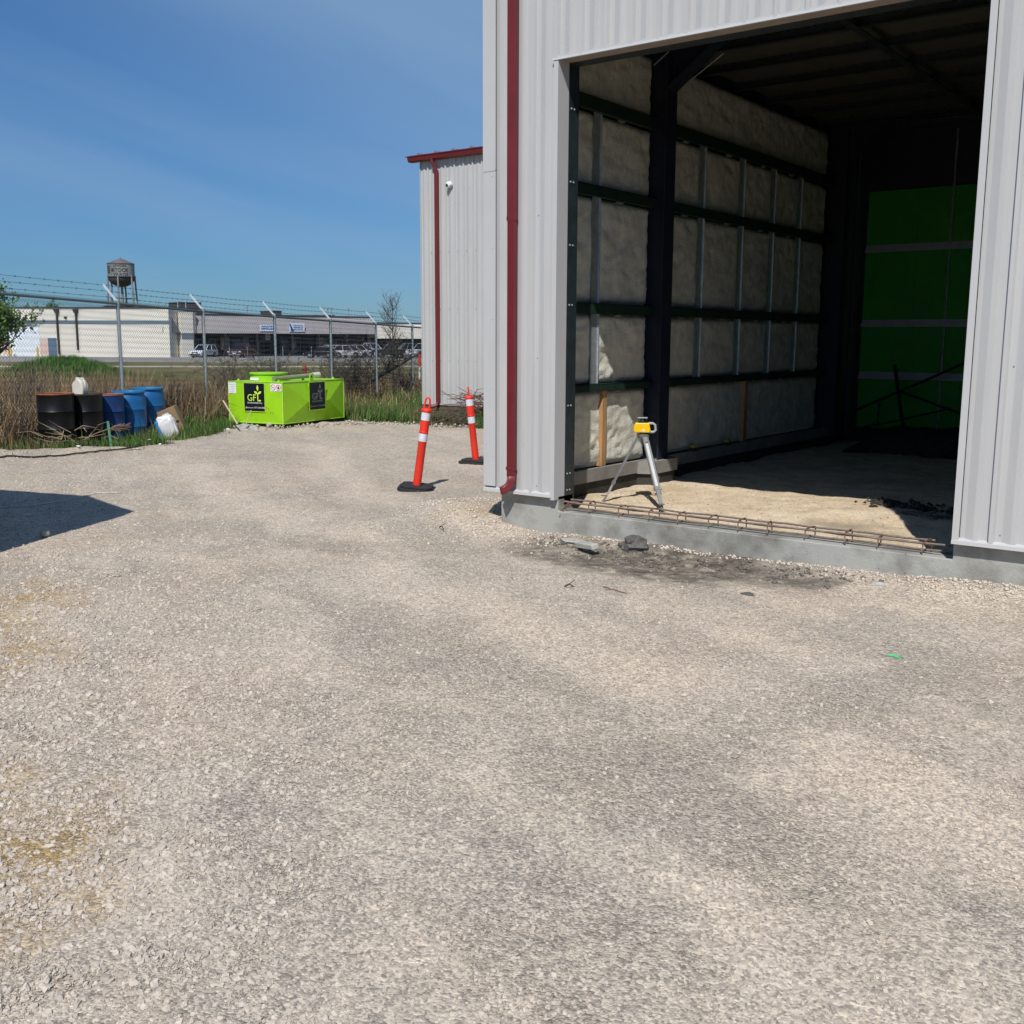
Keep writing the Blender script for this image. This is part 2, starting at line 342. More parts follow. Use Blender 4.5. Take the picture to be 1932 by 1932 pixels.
for pts, wd_, amp in (  # packed pale wheel tracks and the looser darker gravel between them
    (((2050, 1640), (1600, 1440), (1200, 1270), (850, 1120), (620, 1010), (430, 930), (380, 880)), .30, 1.0),
    (((2050, 1400), (1600, 1270), (1250, 1150), (980, 1050), (760, 950), (640, 880), (600, 840)), .26, .75),
    (((2050, 2000), (1500, 1800), (1050, 1560), (760, 1340), (560, 1180), (330, 1040)), .22, .6),
    (((2050, 1150), (1700, 1140), (1450, 1140)), .30, .5),
    (((2050, 1290), (1800, 1250), (1480, 1330), (1220, 1420), (1050, 1480)), .24, -.8),
    (((1300, 1330), (900, 1260), (620, 1160), (420, 1090)), .22, -.7),
    (((1500, 1700), (1150, 1500), (850, 1400), (600, 1300)), .2, -.5),
    (((1000, 1060), (800, 1030), (700, 1010)), .22, -.7),
    (((2050, 1850), (1750, 1700), (1400, 1560)), .18, -.5)):
    tone += amp*np.exp(-(path_dist(Xw, Yw, [gp(*q) for q in pts])/wd_)**2)
_u = X*math.cos(2.58)+Y*math.sin(2.58); _v = -X*math.sin(2.58)+Y*math.cos(2.58)
tone = tone*(.2+1.5*fbm(X*2.3, Y*2.3, 203, 5))+(fbm(_u*.8, _v*4.5, 206, 5)-.5)*1.3+(fbm(X*.8, Y*.8, 204, 5)-.5)*.8+(fbm(X*3.2, Y*3.2, 205, 4)-.5)*.9
tone = np.clip(.5+tone*.42, 0, 1)
och = np.zeros_like(X)
for q, ra, rb2, am in (((0, 1150), .9, .45, 1.), ((10, 1250), .5, .35, .9), ((0, 1600), .55, .4, 1.), ((50, 1660), .35, .3, 1.), ((130, 1560), .25, .2, .5), ((0, 1450), .4, .3, .6), ((0, 1740), .35, .2, .7)):
    cx_, cy_ = gp(*q); u_ = (X-cx_)*FVx+(Y-cy_)*FVy; v_ = (X-cx_)*CR[0]+(Y-cy_)*CR[1]
    och = np.maximum(och, am*np.clip(1.35-(u_/ra)**2-(v_/rb2)**2-(fbm(X*5, Y*5, 42, 4)-.5)*2.2, 0, 1))
och = np.maximum(och, .6*np.clip(1.0-(((X+1.0)/.5)**2+((Y-.7)/1.2)**2), 0, 1))
colr = np.stack([soil, mud, och, np.ones_like(mud)], -1).reshape(-1, 4).astype(np.float32)
a = yard.data.color_attributes.new('mask', 'FLOAT_COLOR', 'POINT'); a.data.foreach_set('color', colr.ravel())
a = yard.data.color_attributes.new('tone', 'FLOAT_COLOR', 'POINT'); a.data.foreach_set('color', np.repeat(tone.reshape(-1, 1), 4, 1).astype(np.float32).ravel())
# fields beyond: one sheet to the horizon
def field_z(x, y):
    fw = (x-CAM[0])*-math.sin(YAW)+(y-CAM[1])*math.cos(YAW)
    d = edge_dist(x, y)
    z = -.37+(fbm(x*.8, y*.8, 61, 3)-.5)*.10*np.exp(-np.abs(d)/30)-1.03*sst(26, 60, fw)
    rgt = (x-CAM[0])*math.cos(YAW)+(y-CAM[1])*math.sin(YAW)
    z = z+1.5*np.exp(-((fw-58)/7)**2-((rgt+24.6)/2.1)**2)*(.8+.4*fbm(x*.3, y*.3, 5, 3))
    z = z-.09*np.exp(-((x+10.9)/1.1)**2-((y-2.4)/1.6)**2)
    return z-.4*sst(.1, .6, d)
def graded(c, n, first, growth):
    o = [0]; s = first
    for _ in range(n): o.append(o[-1]+s); s *= growth
    o = np.array(o); return np.concatenate([c-o[:0:-1], c+o])
gx = graded(-12., 105, .25, 1.058); gy = graded(6., 105, .25, 1.058)
GX, GY = np.meshgrid(gx, gy)
def field_material():
    m = bpy.data.materials.new('field'); m.use_nodes = True; nt = m.node_tree; L = nt.links.new; b = nt.nodes['Principled BSDF']; b.inputs['Roughness'].default_value = 1; b.inputs['Specular IOR Level'].default_value = .1
    ge = N(nt, 'ShaderNodeNewGeometry')
    n1 = N(nt, 'ShaderNodeTexNoise', i_Scale=.16, i_Detail=9.0, i_Roughness=.7); L(ge.outputs['Position'], n1.inputs['Vector'])
    r = N(nt, 'ShaderNodeValToRGB'); e = r.color_ramp.elements; e[0].position = .36; e[0].color = (.06, .10, .025, 1); e[1].position = .7; e[1].color = (.26, .20, .12, 1)
    x = e.new(.5); x.color = (.17, .15, .07, 1); L(n1.outputs[0], r.inputs[0])
    n2 = N(nt, 'ShaderNodeTexNoise', i_Scale=4.0, i_Detail=8.0, i_Roughness=.75); L(ge.outputs['Position'], n2.inputs['Vector'])
    mx = N(nt, 'ShaderNodeMix', data_type='RGBA', blend_type='OVERLAY'); mx.inputs[0].default_value = .8; L(r.outputs[0], mx.inputs[6]); L(n2.outputs[0], mx.inputs[7])
    L(mx.outputs[2], b.inputs['Base Color'])
    bp = N(nt, 'ShaderNodeBump', i_Strength=1.0, i_Distance=.08); L(n2.outputs[0], bp.inputs['Height']); L(bp.outputs[0], b.inputs['Normal'])
    return m
ground = fast_mesh('ground', np.stack([GX, GY, field_z(GX, GY)], -1).reshape(-1, 3), grid_faces(len(gx), len(gy)), field_material(), nper=4, smooth=True)
tag(ground, kind='structure')
# paved strips far off: laid in the view-aligned frame of the street (right, forward)
RV = np.array([math.cos(YAW), math.sin(YAW)]); FV = np.array([-math.sin(YAW), math.cos(YAW)])
def rf(r, f, z): p = CAM[:2]+RV*r+FV*f; return (float(p[0]), float(p[1]), z)
def strip(name, f0, f1, r0, r1, z, m, skew=.12):
    v = [rf(r0, f0+skew*r0, z), rf(r1, f0+skew*r1, z), rf(r1, f1+skew*r1, z), rf(r0, f1+skew*r0, z)]
    lo = [(x, y, z-.1) for x, y, z in v]
    mb = MB().add(v+lo, [(0, 1, 2, 3), (7, 6, 5, 4), (0, 4, 5, 1), (1, 5, 6, 2), (2, 6, 7, 3), (3, 7, 4, 0)])
    return tag(mb.build(name, m), kind='structure')
M['asph'] = mat('weathered_asphalt', (.25, .24, .225), .9, 0, .2, .6, .01, 20)
strip('parking_lot', 121, 220, -95, 60, -1.38, M['asph'])
strip('footpath', 101, 104.5, -70, 60, -1.385, mat('pale_concrete_path', (.42, .39, .33), .9, 0, .15, .8))
# ------------------------------------------------------------------ loose stones on the yard (uncountable: one object)
def stones_object():
    sx = np.arange(-13, 7, .25); sy = np.arange(-7.2, 8, .25); SX, SY = np.meshgrid(sx, sy); f = grid_faces(len(sx), len(sy))
    cx = SX.ravel()[f].mean(1); cy = SY.ravel()[f].mean(1)
    rr = (cx-CAM[0])*CR[0]+(cy-CAM[1])*CR[1]; ff = (cx-CAM[0])*FV[0]+(cy-CAM[1])*FV[1]
    keep = (ff > 2.0) & (ff < 17) & (np.abs(rr) < ff*.53+.4) & ~((cy > -.15) & (cx > -.9)) & (edge_dist(cx, cy) > .15)
    f = f[keep]
    o = fast_mesh('loose_gravel', np.stack([SX, SY, yard_z(SX, SY)[0]+.000], -1).reshape(-1, 3), f, M['stone'], nper=4)
    ff2 = (SX-CAM[0])*FV[0]+(SY-CAM[1])*FV[1]
    u = (SX*math.cos(math.radians(148))+SY*math.sin(math.radians(148)))/3.0; v = (-SX*math.sin(math.radians(148))+SY*math.cos(math.radians(148)))/.7
    loose = sst(.38, .62, fbm(u+3, v+1, 91, 3))
    rr2 = (SX-CAM[0])*CR[0]+(SY-CAM[1])*CR[1]
    loose = np.clip(loose+.6*sst(.3, -1.0, rr2/ff2*2.0), .35, 1)*(.6+.4*sst(1.2, -.6, rr2/ff2*2.2))
    e1 = ((SX-1.35-.25*(SY+.4))/1.45)**2+((SY+.42)/.6)**2
    dens = (15000*np.exp(-(ff2-2.6)/2.4)+1500*sst(17, 8, ff2)+350)*loose*(1-.93*sst(1.3, .7, e1))*(1-.0*SX)
    at_ = o.data.attributes.new('dens', 'FLOAT', 'POINT'); at_.data.foreach_set('value', dens.ravel().astype(np.float32))
    big = o.data.attributes.new('big', 'FLOAT', 'POINT'); big.data.foreach_set('value', (.70+.36*sst(-.2, -1, rr2/ff2*2.4)).ravel().astype(np.float32))
    g = bpy.data.node_groups.new('scatter_gravel', 'GeometryNodeTree'); g.interface.new_socket('Geometry', in_out='INPUT', socket_type='NodeSocketGeometry'); g.interface.new_socket('Geometry', in_out='OUTPUT', socket_type='NodeSocketGeometry')
    L = g.links.new; gi = g.nodes.new('NodeGroupInput'); go = g.nodes.new('NodeGroupOutput')
    dp = g.nodes.new('GeometryNodeDistributePointsOnFaces'); na = g.nodes.new('GeometryNodeInputNamedAttribute'); na.data_type = 'FLOAT'; na.inputs['Name'].default_value = 'dens'
    L(gi.outputs[0], dp.inputs['Mesh']); L(na.outputs['Attribute'], dp.inputs['Density'])
    jn = g.nodes.new('GeometryNodeJoinGeometry')
    for k in range(4):
        ic = g.nodes.new('GeometryNodeMeshIcoSphere'); ic.inputs['Radius'].default_value = 1; ic.inputs['Subdivisions'].default_value = 1 if k < 2 else 2
        nz = g.nodes.new('ShaderNodeTexNoise'); nz.inputs['Scale'].default_value = .9+.3*k; nz.inputs['Detail'].default_value = 0; nz.noise_dimensions = '4D'; nz.inputs['W'].default_value = 3.1*k
        sb = g.nodes.new('ShaderNodeVectorMath'); sb.operation = 'SUBTRACT'; sb.inputs[1].default_value = (.5, .5, .5)
        sc = g.nodes.new('ShaderNodeVectorMath'); sc.operation = 'SCALE'; sc.inputs['Scale'].default_value = 1.5
        sp = g.nodes.new('GeometryNodeSetPosition'); L(ic.outputs[0], sp.inputs[0]); L(nz.outputs['Color'], sb.inputs[0]); L(sb.outputs[0], sc.inputs[0]); L(sc.outputs[0], sp.inputs['Offset'])
        sm = g.nodes.new('GeometryNodeSetMaterial'); sm.inputs['Material'].default_value = M['stone']; L(sp.outputs[0], sm.inputs[0])
        gti = g.nodes.new('GeometryNodeGeometryToInstance'); L(sm.outputs[0], gti.inputs[0]); L(gti.outputs[0], jn.inputs[0])
    ip = g.nodes.new('GeometryNodeInstanceOnPoints'); ip.inputs['Pick Instance'].default_value = True; L(dp.outputs['Points'], ip.inputs['Points']); L(jn.outputs[0], ip.inputs['Instance'])
    rv = g.nodes.new('FunctionNodeRandomValue'); rv.data_type = 'FLOAT_VECTOR'; rv.inputs[0].default_value = (0, 0, 0); rv.inputs[1].default_value = (.6, .6, 6.28); rv.inputs['Seed'].default_value = 3
    L(rv.outputs[0], ip.inputs['Rotation'])
    rs = g.nodes.new('FunctionNodeRandomValue'); rs.data_type = 'FLOAT_VECTOR'; rs.inputs[0].default_value = (.7, .6, .45); rs.inputs[1].default_value = (1.3, 1.0, .8); rs.inputs['Seed'].default_value = 8
    r1 = g.nodes.new('FunctionNodeRandomValue'); r1.data_type = 'FLOAT'; r1.inputs[2].default_value = 0; r1.inputs[3].default_value = 1; r1.inputs['Seed'].default_value = 12
    pw = g.nodes.new('ShaderNodeMath'); pw.operation = 'POWER'; pw.inputs[1].default_value = 11.0; L(r1.outputs[1], pw.inputs[0])
    ma = g.nodes.new('ShaderNodeMath'); ma.operation = 'MULTIPLY_ADD'; ma.inputs[1].default_value = .0135; ma.inputs[2].default_value = .0025; L(pw.outputs[0], ma.inputs[0])
    nb = g.nodes.new('GeometryNodeInputNamedAttribute'); nb.data_type = 'FLOAT'; nb.inputs['Name'].default_value = 'big'
    mm = g.nodes.new('ShaderNodeMath'); mm.operation = 'MULTIPLY'; L(ma.outputs[0], mm.inputs[0]); L(nb.outputs['Attribute'], mm.inputs[1])
    vs = g.nodes.new('ShaderNodeVectorMath'); vs.operation = 'SCALE'; L(rs.outputs[0], vs.inputs[0]); L(mm.outputs[0], vs.inputs['Scale']); L(vs.outputs[0], ip.inputs['Scale'])
    L(ip.outputs[0], go.inputs[0])
    md = o.modifiers.new('scatter', 'NODES'); md.node_group = g
    tag(o, 'loose pale crushed stones strewn over the gravel yard', 'gravel', kind='stuff')
stones_object()
def lump(name, loc, size, m, seed, label, cat, group=None, rz=0, subdiv=2, rough=.5, flat=1):
    import bmesh
    bm = bmesh.new(); bmesh.ops.create_icosphere(bm, subdivisions=subdiv, radius=1)
    from mathutils import noise
    for v in bm.verts:
        n = noise.noise(v.co*1.3+Vector((seed, 0, 0)))*rough+noise.noise(v.co*4+Vector((0, seed, 0)))*rough*.4
        v.co = v.co*(1+n); v.co.x *= size[0]; v.co.y *= size[1]; v.co.z *= size[2]
        if v.co.z < -size[2]*.55: v.co.z = -size[2]*.55
    me = bpy.data.meshes.new(name); bm.to_mesh(me); bm.free(); me.materials.append(m)
    o = bpy.data.objects.new(name, me); COL.objects.link(o); o.location = loc; o.rotation_euler = (0, 0, rz)
    if label: tag(o, label, cat, group)
    return o
M['paleconc'] = mat('broken_concrete', (.40, .38, .34), .9, 0, .2, 12, .004, 60)
tmp = MB().prism([(-.125, -.03), (.12, -.036), (.135, .025), (.02, .045), (-.11, .035)], -.02, .025, 'z')
o = tmp.build('concrete_fragment', M['paleconc'], bevel=.006); o.location = (.60, -.42, -.325); o.rotation_euler = (.16, -.08, -.35)
tag(o, 'flat grey bar-shaped concrete fragment lying on the dark wet gravel by the sill', 'concrete fragment')
lump('dirt_clod', (.87, -.13, -.33), (.125, .11, .095), mat('clod', (.12, .11, .10), .95, 0, .5, 25, .02, 45), 2.2, 'round dark crumbly clod leaning on the sill wall', 'dirt clod', subdiv=3, rough=.6)
lump('stone', (-3.53, -2.82, -.345), (.045, .042, .038), M['paleconc'], 4.1, 'pale grey fist-sized stone at the edge of the dark shadow on the left', 'stone', rough=.2)
lump('stone', (2.29, -.98, -.372), (.05, .03, .014), mat('dark_stone', (.09, .085, .08), .9), 7.7, 'small flat dark stone right of the wet patch', 'stone')
lump('stone', (2.95, -.22, -.345), (.06, .04, .02), M['paleconc'], 9.7, 'small pale stone against the sill near the right door jamb', 'stone')
lump('stone', (.32, -.2, -.35), (.13, .06, .018), M['paleconc'], 12.7, 'flat pale slab-like stone behind the bar-shaped concrete fragment', 'stone')
def crumbs(name, pts, m, label, parent=None):
    """many tiny angular bits as one mesh; pts: (x, y, z, size)"""
    base = np.array([(1, 0, 0), (-1, .1, 0), (0, 1, .1), (.1, -1, 0), (0, .1, .8), (0, 0, -.5)]); fc = np.array([(0, 2, 4), (2, 1, 4), (1, 3, 4), (3, 0, 4), (2, 0, 5), (1, 2, 5), (3, 1, 5), (0, 3, 5)])
    r = np.random.default_rng(len(pts)); V = []; F = []
    for i, (x, y, z, s_) in enumerate(pts):
        a_ = r.uniform(0, 6.28); v = base*r.uniform(.6, 1.2, (6, 3))*s_; c_, q_ = math.cos(a_), math.sin(a_)
        V.append(np.stack([v[:, 0]*c_-v[:, 1]*q_+x, v[:, 0]*q_+v[:, 1]*c_+y, v[:, 2]+z], -1)); F.append(fc+i*6)
    return tag(fast_mesh(name, np.vstack(V), np.vstack(F), m), label, None, kind='stuff')
q_ = []
for i in range(1900):
    if i < 900: x_ = rnd.uniform(-1.9, .7); y_ = -abs(rnd.gauss(0, .38)); y_ = y_ if x_ > -.7 else y_+rnd.uniform(0, 1.2)
    else: x_ = rnd.uniform(.5, 4.6); y_ = -abs(rnd.gauss(0, .13))
    if (x_ > -.66 and y_ > .02) or (.2 < x_ < 2.5 and y_ < -.09): continue
    q_.append((x_, y_, float(yard_z(np.array(x_), np.array(y_))[0])+.003, abs(rnd.gauss(.004, .007))+.005))
crumbs('banked_gravel', q_, M['stone'], 'coarse pale gravel banked against the foundation and its corner')
q_ = []
for i in range(380):
    t = rnd.random()**1.3; x_ = .2+2.6*t+rnd.gauss(0, .12); y_ = -.10-abs(rnd.gauss(0, .16))-.25*math.exp(-((x_-1.2)/.7)**2)*rnd.random()
    q_.append((x_, y_, float(yard_z(np.array(x_), np.array(y_))[0])+.004, abs(rnd.gauss(.006, .009))+.004))
crumbs('dirt_crumbs', q_, mat('crumb_brown', (.16, .14, .12), .95, 0, .5, 20), 'dark crumbs of dirt along the foot of the door sill')
mk = MB()
for i in range(4):
    a_ = i*.9; mk.add([(3.52+.02*i, -1.83+.012*math.sin(a_*3), Z0+.012), (3.545+.02*i, -1.835+.012*math.sin(a_*3), Z0+.012), (3.54+.02*i, -1.805+.012*math.cos(a_), Z0+.013), (3.52+.02*i, -1.81+.01*math.cos(a_), Z0+.013)], [(0, 1, 2, 3)])
o = mk.build('paint_mark', mat('fluorescent_green_paint', (.10, .55, .22), .9)); tag(o, 'short fluorescent green survey paint dash sprayed on the gravel', 'paint mark')
for k in range(1):
    md = o.modifiers.new('thick', 'SOLIDIFY'); md.thickness = .004
# hose, string, twigs on the ground
def ground_line(name, pts, r, m, label, cat, n=40, wob=.03, lift=0):
    P_ = []
    for i in range(n+1):
        t = i/n*(len(pts)-1); k = min(int(t), len(pts)-2); u = t-k
        x = pts[k][0]*(1-u)+pts[k+1][0]*u+rnd.uniform(-wob, wob)*.5; y = pts[k][1]*(1-u)+pts[k+1][1]*u+rnd.uniform(-wob, wob)*.5
        P_.append((x, y, float(yard_z(np.array(x), np.array(y))[0])+r+.006+lift))
    o = MB().tube(P_, r, 6).build(name, m, smooth=2); return tag(o, label, cat)
ground_line('hose', [(-9.9, -1.2), (-9.48, -.15), (-9.3, .3), (-9.28, .69), (-9.35, 1.4), (-9.45, 2.0), (-9.75, 2.5)], .012, M['blk'], 'thin dark hose lying along the edge of the gravel in front of the barrels', 'hose')
ground_line('string', [(-5.75, -2.9), (-5.44, -2.24), (-5.3, -2.0), (-5.27, -1.75), (-5.36, -1.4), (-5.46, -1.14), (-5.35, -.95)], .006, mat('string', (.6, .58, .52), .8), 'pale length of string lying in the dark shadow on the left', 'string')
ground_line('plastic_strip', [(1.36, -1.38), (1.46, -1.43), (1.62, -1.47)], .003, M['red'], 'thin red strip lying on the gravel in front of the door', 'plastic strip', n=8, wob=.01)
def twig(x, y, L_, rz, label, m=None):
    p = [(x+math.cos(rz)*L_*t, y+math.sin(rz)*L_*t+rnd.uniform(-.008, .008), float(yard_z(np.array(x), np.array(y))[0])+.012+.02*math.sin(t*3)) for t in (0, .3, .6, 1)]
    mb = MB().tube(p, [.006, .006, .005, .003], 5); mb.tube([p[1], (p[1][0]+.03, p[1][1]+.04, p[1][2]+.03)], .003, 4)
    tag(mb.build('twig', m or mat('twig', (.06, .04, .028), .9, 0, .3, 30)), label, 'twig')
twig(1.17, -1.58, .07, .3, 'short dark twig on the gravel left of the red strip')
twig(-.9, -.55, .12, -.5, 'dark twig on the gravel left of the foundation corner')
# ------------------------------------------------------------------ main steel building
BLD = thing('steel_building', 'tall light grey ribbed steel building with a large open doorway and red downspout', 'building', (0, 0, 0))
def siding_panel(x0, x1, z0, z1, y, parent, name='siding_panel', pitch=.24, phase=0., m=None):
    """ribbed sheet facing -y"""
    pts = []; k0 = math.floor((x0-phase)/pitch)-1
    prof = [(0, 0), (.008, -.030), (.034, -.030), (.044, 0), (.088, 0), (.145, -.016), (.172, -.016), (.184, 0)]
    k = k0
    while phase+k*pitch < x1+pitch:
        for u, d in prof: pts.append((phase+k*pitch+u, d))
        k += 1
    out_ = []
    def depth_at(x):
        for (a, da), (b, db) in zip(pts, pts[1:]):
            if a <= x <= b: return da+(db-da)*(x-a)/max(b-a, 1e-9)
        return 0
    out_ = [(x0, depth_at(x0))]+[p for p in pts if x0+1e-4 < p[0] < x1-1e-4]+[(x1, depth_at(x1))]
    n = len(out_); v = [(x, y+d, z) for z in (z0, z1) for x, d in out_]+[(x, y+d+.0015, z) for z in (z0, z1) for x, d in out_]
    f = [(i, i+1, n+i+1, n+i) for i in range(n-1)]+[(2*n+i, 3*n+i, 3*n+i+1, 2*n+i+1) for i in range(n-1)]
    f += [(i, 2*n+i, 2*n+i+1, i+1) for i in range(n-1)]+[(0, n, 3*n, 2*n), (n-1, 3*n-1, 4*n-1, 2*n-1)]
    return MB().add(v, f).build(name, m or M['siding'], parent)
PH = -.032; TOPZ = 4.75; W = 3.37; XR = 8.9; YB = 9.0
siding_panel(-.67, -.045, .0, TOPZ, -.005, BLD, phase=PH-.012)
for a_, b_ in ((-.045, .93), (.93, 1.89), (1.89, 2.85), (2.85, W+.045)): siding_panel(a_+.0005, b_-.0005, 3.675, TOPZ, -.005, BLD, phase=PH-.012)
rp0 = W+.045
while rp0 < XR-.1:
    siding_panel(rp0+.0005, min(rp0+.96, XR-.02)-.0005, .0, TOPZ, -.005, BLD, phase=3.60); rp0 += .96
for a_ in np.arange(0, YB, .96):   # side wall facing -x
    o = siding_panel(a_, min(a_+.96, YB)-.001, .0, TOPZ, 0, BLD); o.rotation_euler = (0, 0, -PI/2); o.location = (-.79+.0, YB, 0)
MB().box(-.715, -.70, .02, YB-.01, 0.01, TOPZ-.05).build('wall_liner', M['navy'], BLD)
MB().box(-.70, -.012, .05, .26, .01, TOPZ-.05).build('wall_liner', M['navy'], BLD)
MB().box(W+.012, XR, .05, .26, .01, TOPZ-.05).build('wall_liner', M['navy'], BLD)
MB().box(-.012, W+.012, .30, .32, 3.95, TOPZ-.05).build('wall_liner', M['navy'], BLD)
# corner trim in two lapped lengths
for z0_, z1_, e in ((.02, 2.835, 0), (2.825, TOPZ, .003)):
    MB().prism([(-.66, -.036-e), (-.795-e, -.036-e), (-.795-e, .13), (-.785, .13), (-.785, -.026), (-.66, -.026)], z0_, z1_, 'z').build('corner_trim', M['trim'], BLD)
def base_trim(x0, x1):
    MB().prism([(-.003, .012), (-.04, -.004), (-.043, -.030), (-.036, -.030), (-.033, -.008), (.01, -.008), (.01, .012)], x0, x1, 'x').build('base_trim', M['trim'], BLD)
base_trim(-.795, -.03); base_trim(W+.0, XR)
# gutter, roof
MB().prism([(-.16, TOPZ+.12), (-.16, TOPZ), (-.03, TOPZ-.02), (-.03, TOPZ+.12)], -.95, XR+.1, 'x').build('gutter', M['red'], BLD)
MB().prism([(-.14, TOPZ+.10), (YB/2, TOPZ+.95), (YB+.1, TOPZ+.10), (YB+.1, TOPZ+.05), (YB/2, TOPZ+.90), (-.02, TOPZ+.05)], -.9, XR+.05, 'x').build('roof', M['siding'], BLD)
MB().box(XR-.02, XR, .0, YB, -.02, TOPZ+.03).build('side_wall', M['siding'], BLD)
MB().box(-.79, XR, YB+.22, YB+.24, -.02, TOPZ+.03).build('rear_wall', M['siding'], BLD)
# screws in rows
sc = MB()
for zz in (.06, 1.2, 2.42, 4.3):
    for k in range(-3, 40):
        x = PH-.012+k*.24+.075
        if x > XR-.05: break
        if -.02 < x < W+.03 and zz < 3.7: continue
        if x > W: x = 3.60+.24*round((x-3.6)/.24)+.075
        if -.66 < x: sc.lathe([(.007, 0), (.007, .001), (.004, .005), (0, .0055)], 6, (0, 0, 0)); n_ = 6*4; sc.v[-n_:] = [(x+a, -.005-c, zz+b) for a, b, c in sc.v[-n_:]]
for zz in np.arange(.3, 4.4, .62): sc.add([(-.69+a, -.037-c, zz+b) for a, b, c in [(-.006, 0, 0), (.006, 0, 0), (0, .008, 0), (0, 0, .006)]], [(0, 1, 3), (1, 2, 3), (2, 0, 3)])
o = sc.build('screw_heads', M['galvd'], BLD); o['kind'] = 'stuff'
# door trim
for s, x in ((1, 0.), (-1, W)):
    MB().box(min(x, x-.045*s), max(x, x-.045*s), -.034, -.024, -.05 if s > 0 else -.012, 3.67).build('jamb_trim', M['trim'], BLD)
    MB().box(min(x, x-.004*s), max(x, x-.004*s), -.024, .13, -.05 if s > 0 else -.012, 3.66).build('jamb_return', M['trim'], BLD)
    MB().box(min(x, x-.012*s), max(x, x-.012*s), .13, .285, -.11, 3.66).box(min(x-.012*s, x-.1*s), max(x-.012*s, x-.1*s), .275, .285, -.11, 3.66).build('jamb_channel', M['primer'], BLD)
    bo = None
    for zz in (.02, .17, .78, 1.66, 2.17, 2.70, 3.3):
        for yy in (.17, .215):
            q = MB().lathe([(.009, 0), (.009, .004), (.005, .008), (0, .009)], 8); q.v = [(x+s*c, yy+a, zz+b) for a, b, c in q.v]; q.build('bolt', M['galv'], BLD, smooth=True)
MB().box(-.06, W+.045, -.040, -.030, 3.655, 3.672).build('header_lip', M['lip'], BLD)
MB().box(-.045, W+.045, -.030, -.018, 3.655, 3.69).build('header_trim', M['trim'], BLD)
MB().box(.0, W, -.020, .13, 3.66, 3.664).build('header_return', mat('shaded_soffit', (.30, .25, .21), .6), BLD)  # beige brown holds the shade under the door head in its colour
MB().box(.0, W, .132, .285, 3.66, 3.672).box(0, W, .275, .29, 3.672, 3.95).build('header_channel', M['primer'], BLD)
# downspout with its elbow
ds = thing
dm = MB().box(-.490, -.420, -.084, -.032, .13, 2.42).box(-.493, -.417, -.087, -.030, 2.38, TOPZ)
for xx in (-.478, -.455, -.432): dm.box(xx-.003, xx+.003, -.089, -.083, .14, TOPZ-.01)
dsp = dm.build('downspout', M['red'], BLD)
prof_ = []; mb = MB()
cen = [(-.455, -.058, .14), (-.457, -.060, .09), (-.470, -.075, .045), (-.495, -.105, .015), (-.52, -.135, .0)]
dirs = [(0, 0, -1), (-.1, -.1, -1), (-.45, -.45, -.8), (-.6, -.6, -.35), (-.66, -.66, -.2)]
for (cx, cy, cz), dd in zip(cen, dirs):
    d_ = Vector(dd).normalized(); up_ = Vector((.7, -.7, 0)); si = d_.cross(up_).normalized(); q = si.cross(d_)
    k = len(mb.v)
    for i, j in ((-1, -1), (1, -1), (1, 1), (-1, 1)):
        pz = Vector((cx, cy, cz))+q*i*.040+si*j*.034; mb.v.append(tuple(pz))
    if k: mb.f += [(k-4+i, k-4+(i+1) % 4, k+(i+1) % 4, k+i) for i in range(4)]
o = mb.build('elbow', M['red'], dsp, smooth=True, bevel=.008); md = o.modifiers.new('t', 'SOLIDIFY'); md.thickness = .003
for zz in (2.42, .22):
    MB().box(-.496, -.414, -.0885, -.031, zz-.03, zz+.0).build('strap', M['red'], dsp)
    for xx in (-.482, -.455, -.428): MB().box(xx-.004, xx+.004, -.093, -.0885, zz-.022, zz-.012).build('rivet', M['red'], dsp)
# foundation: stem walls and the lowered door sill
fd = MB().prism([(-.64, -.02), (0., -.02), (0., -.155), (W, -.155), (W, -.025), (XR, -.025), (XR, -1.), (-.64, -1.)], .03, .27, 'y')
fo = fd.build('foundation', M['conc'], BLD); fo.modifiers.new('b', 'BEVEL').width = .006
MB().box(-.64, -.55, .27, YB, -1, -.02).build('foundation', M['conc'], BLD)
MB().box(-.80, -.64, .0, .25, -.62, -.045).build('foundation', M['conc_dark'], BLD) if False else None
# interior curb, ledge and column pier on the left wall
MB().box(-.55, -.50, .285, YB-.05, -.075, .055).build('curb_ledge', mat('curb_grey', (.21, .20, .195), .8, 0, .2, 5, .001, 100), BLD)
MB().box(-.56, -.53, .285, YB-.05, -.4, -.076).build('curb', M['conc_dark'], BLD)
MB().prism([(-.52, 2.28), (-.34, 2.36), (-.34, 2.90), (-.52, 3.0)], -.085, .05, 'z').build('column_pier', mat('pier_grey', (.24, .235, .22), .85, 0, .15, 8), BLD)
MB().prism([(-.53, 2.32), (-.36, 2.39), (-.36, 2.87), (-.53, 2.96)], -.4, -.086, 'z').build('column_pier', M['conc_dark'], BLD)
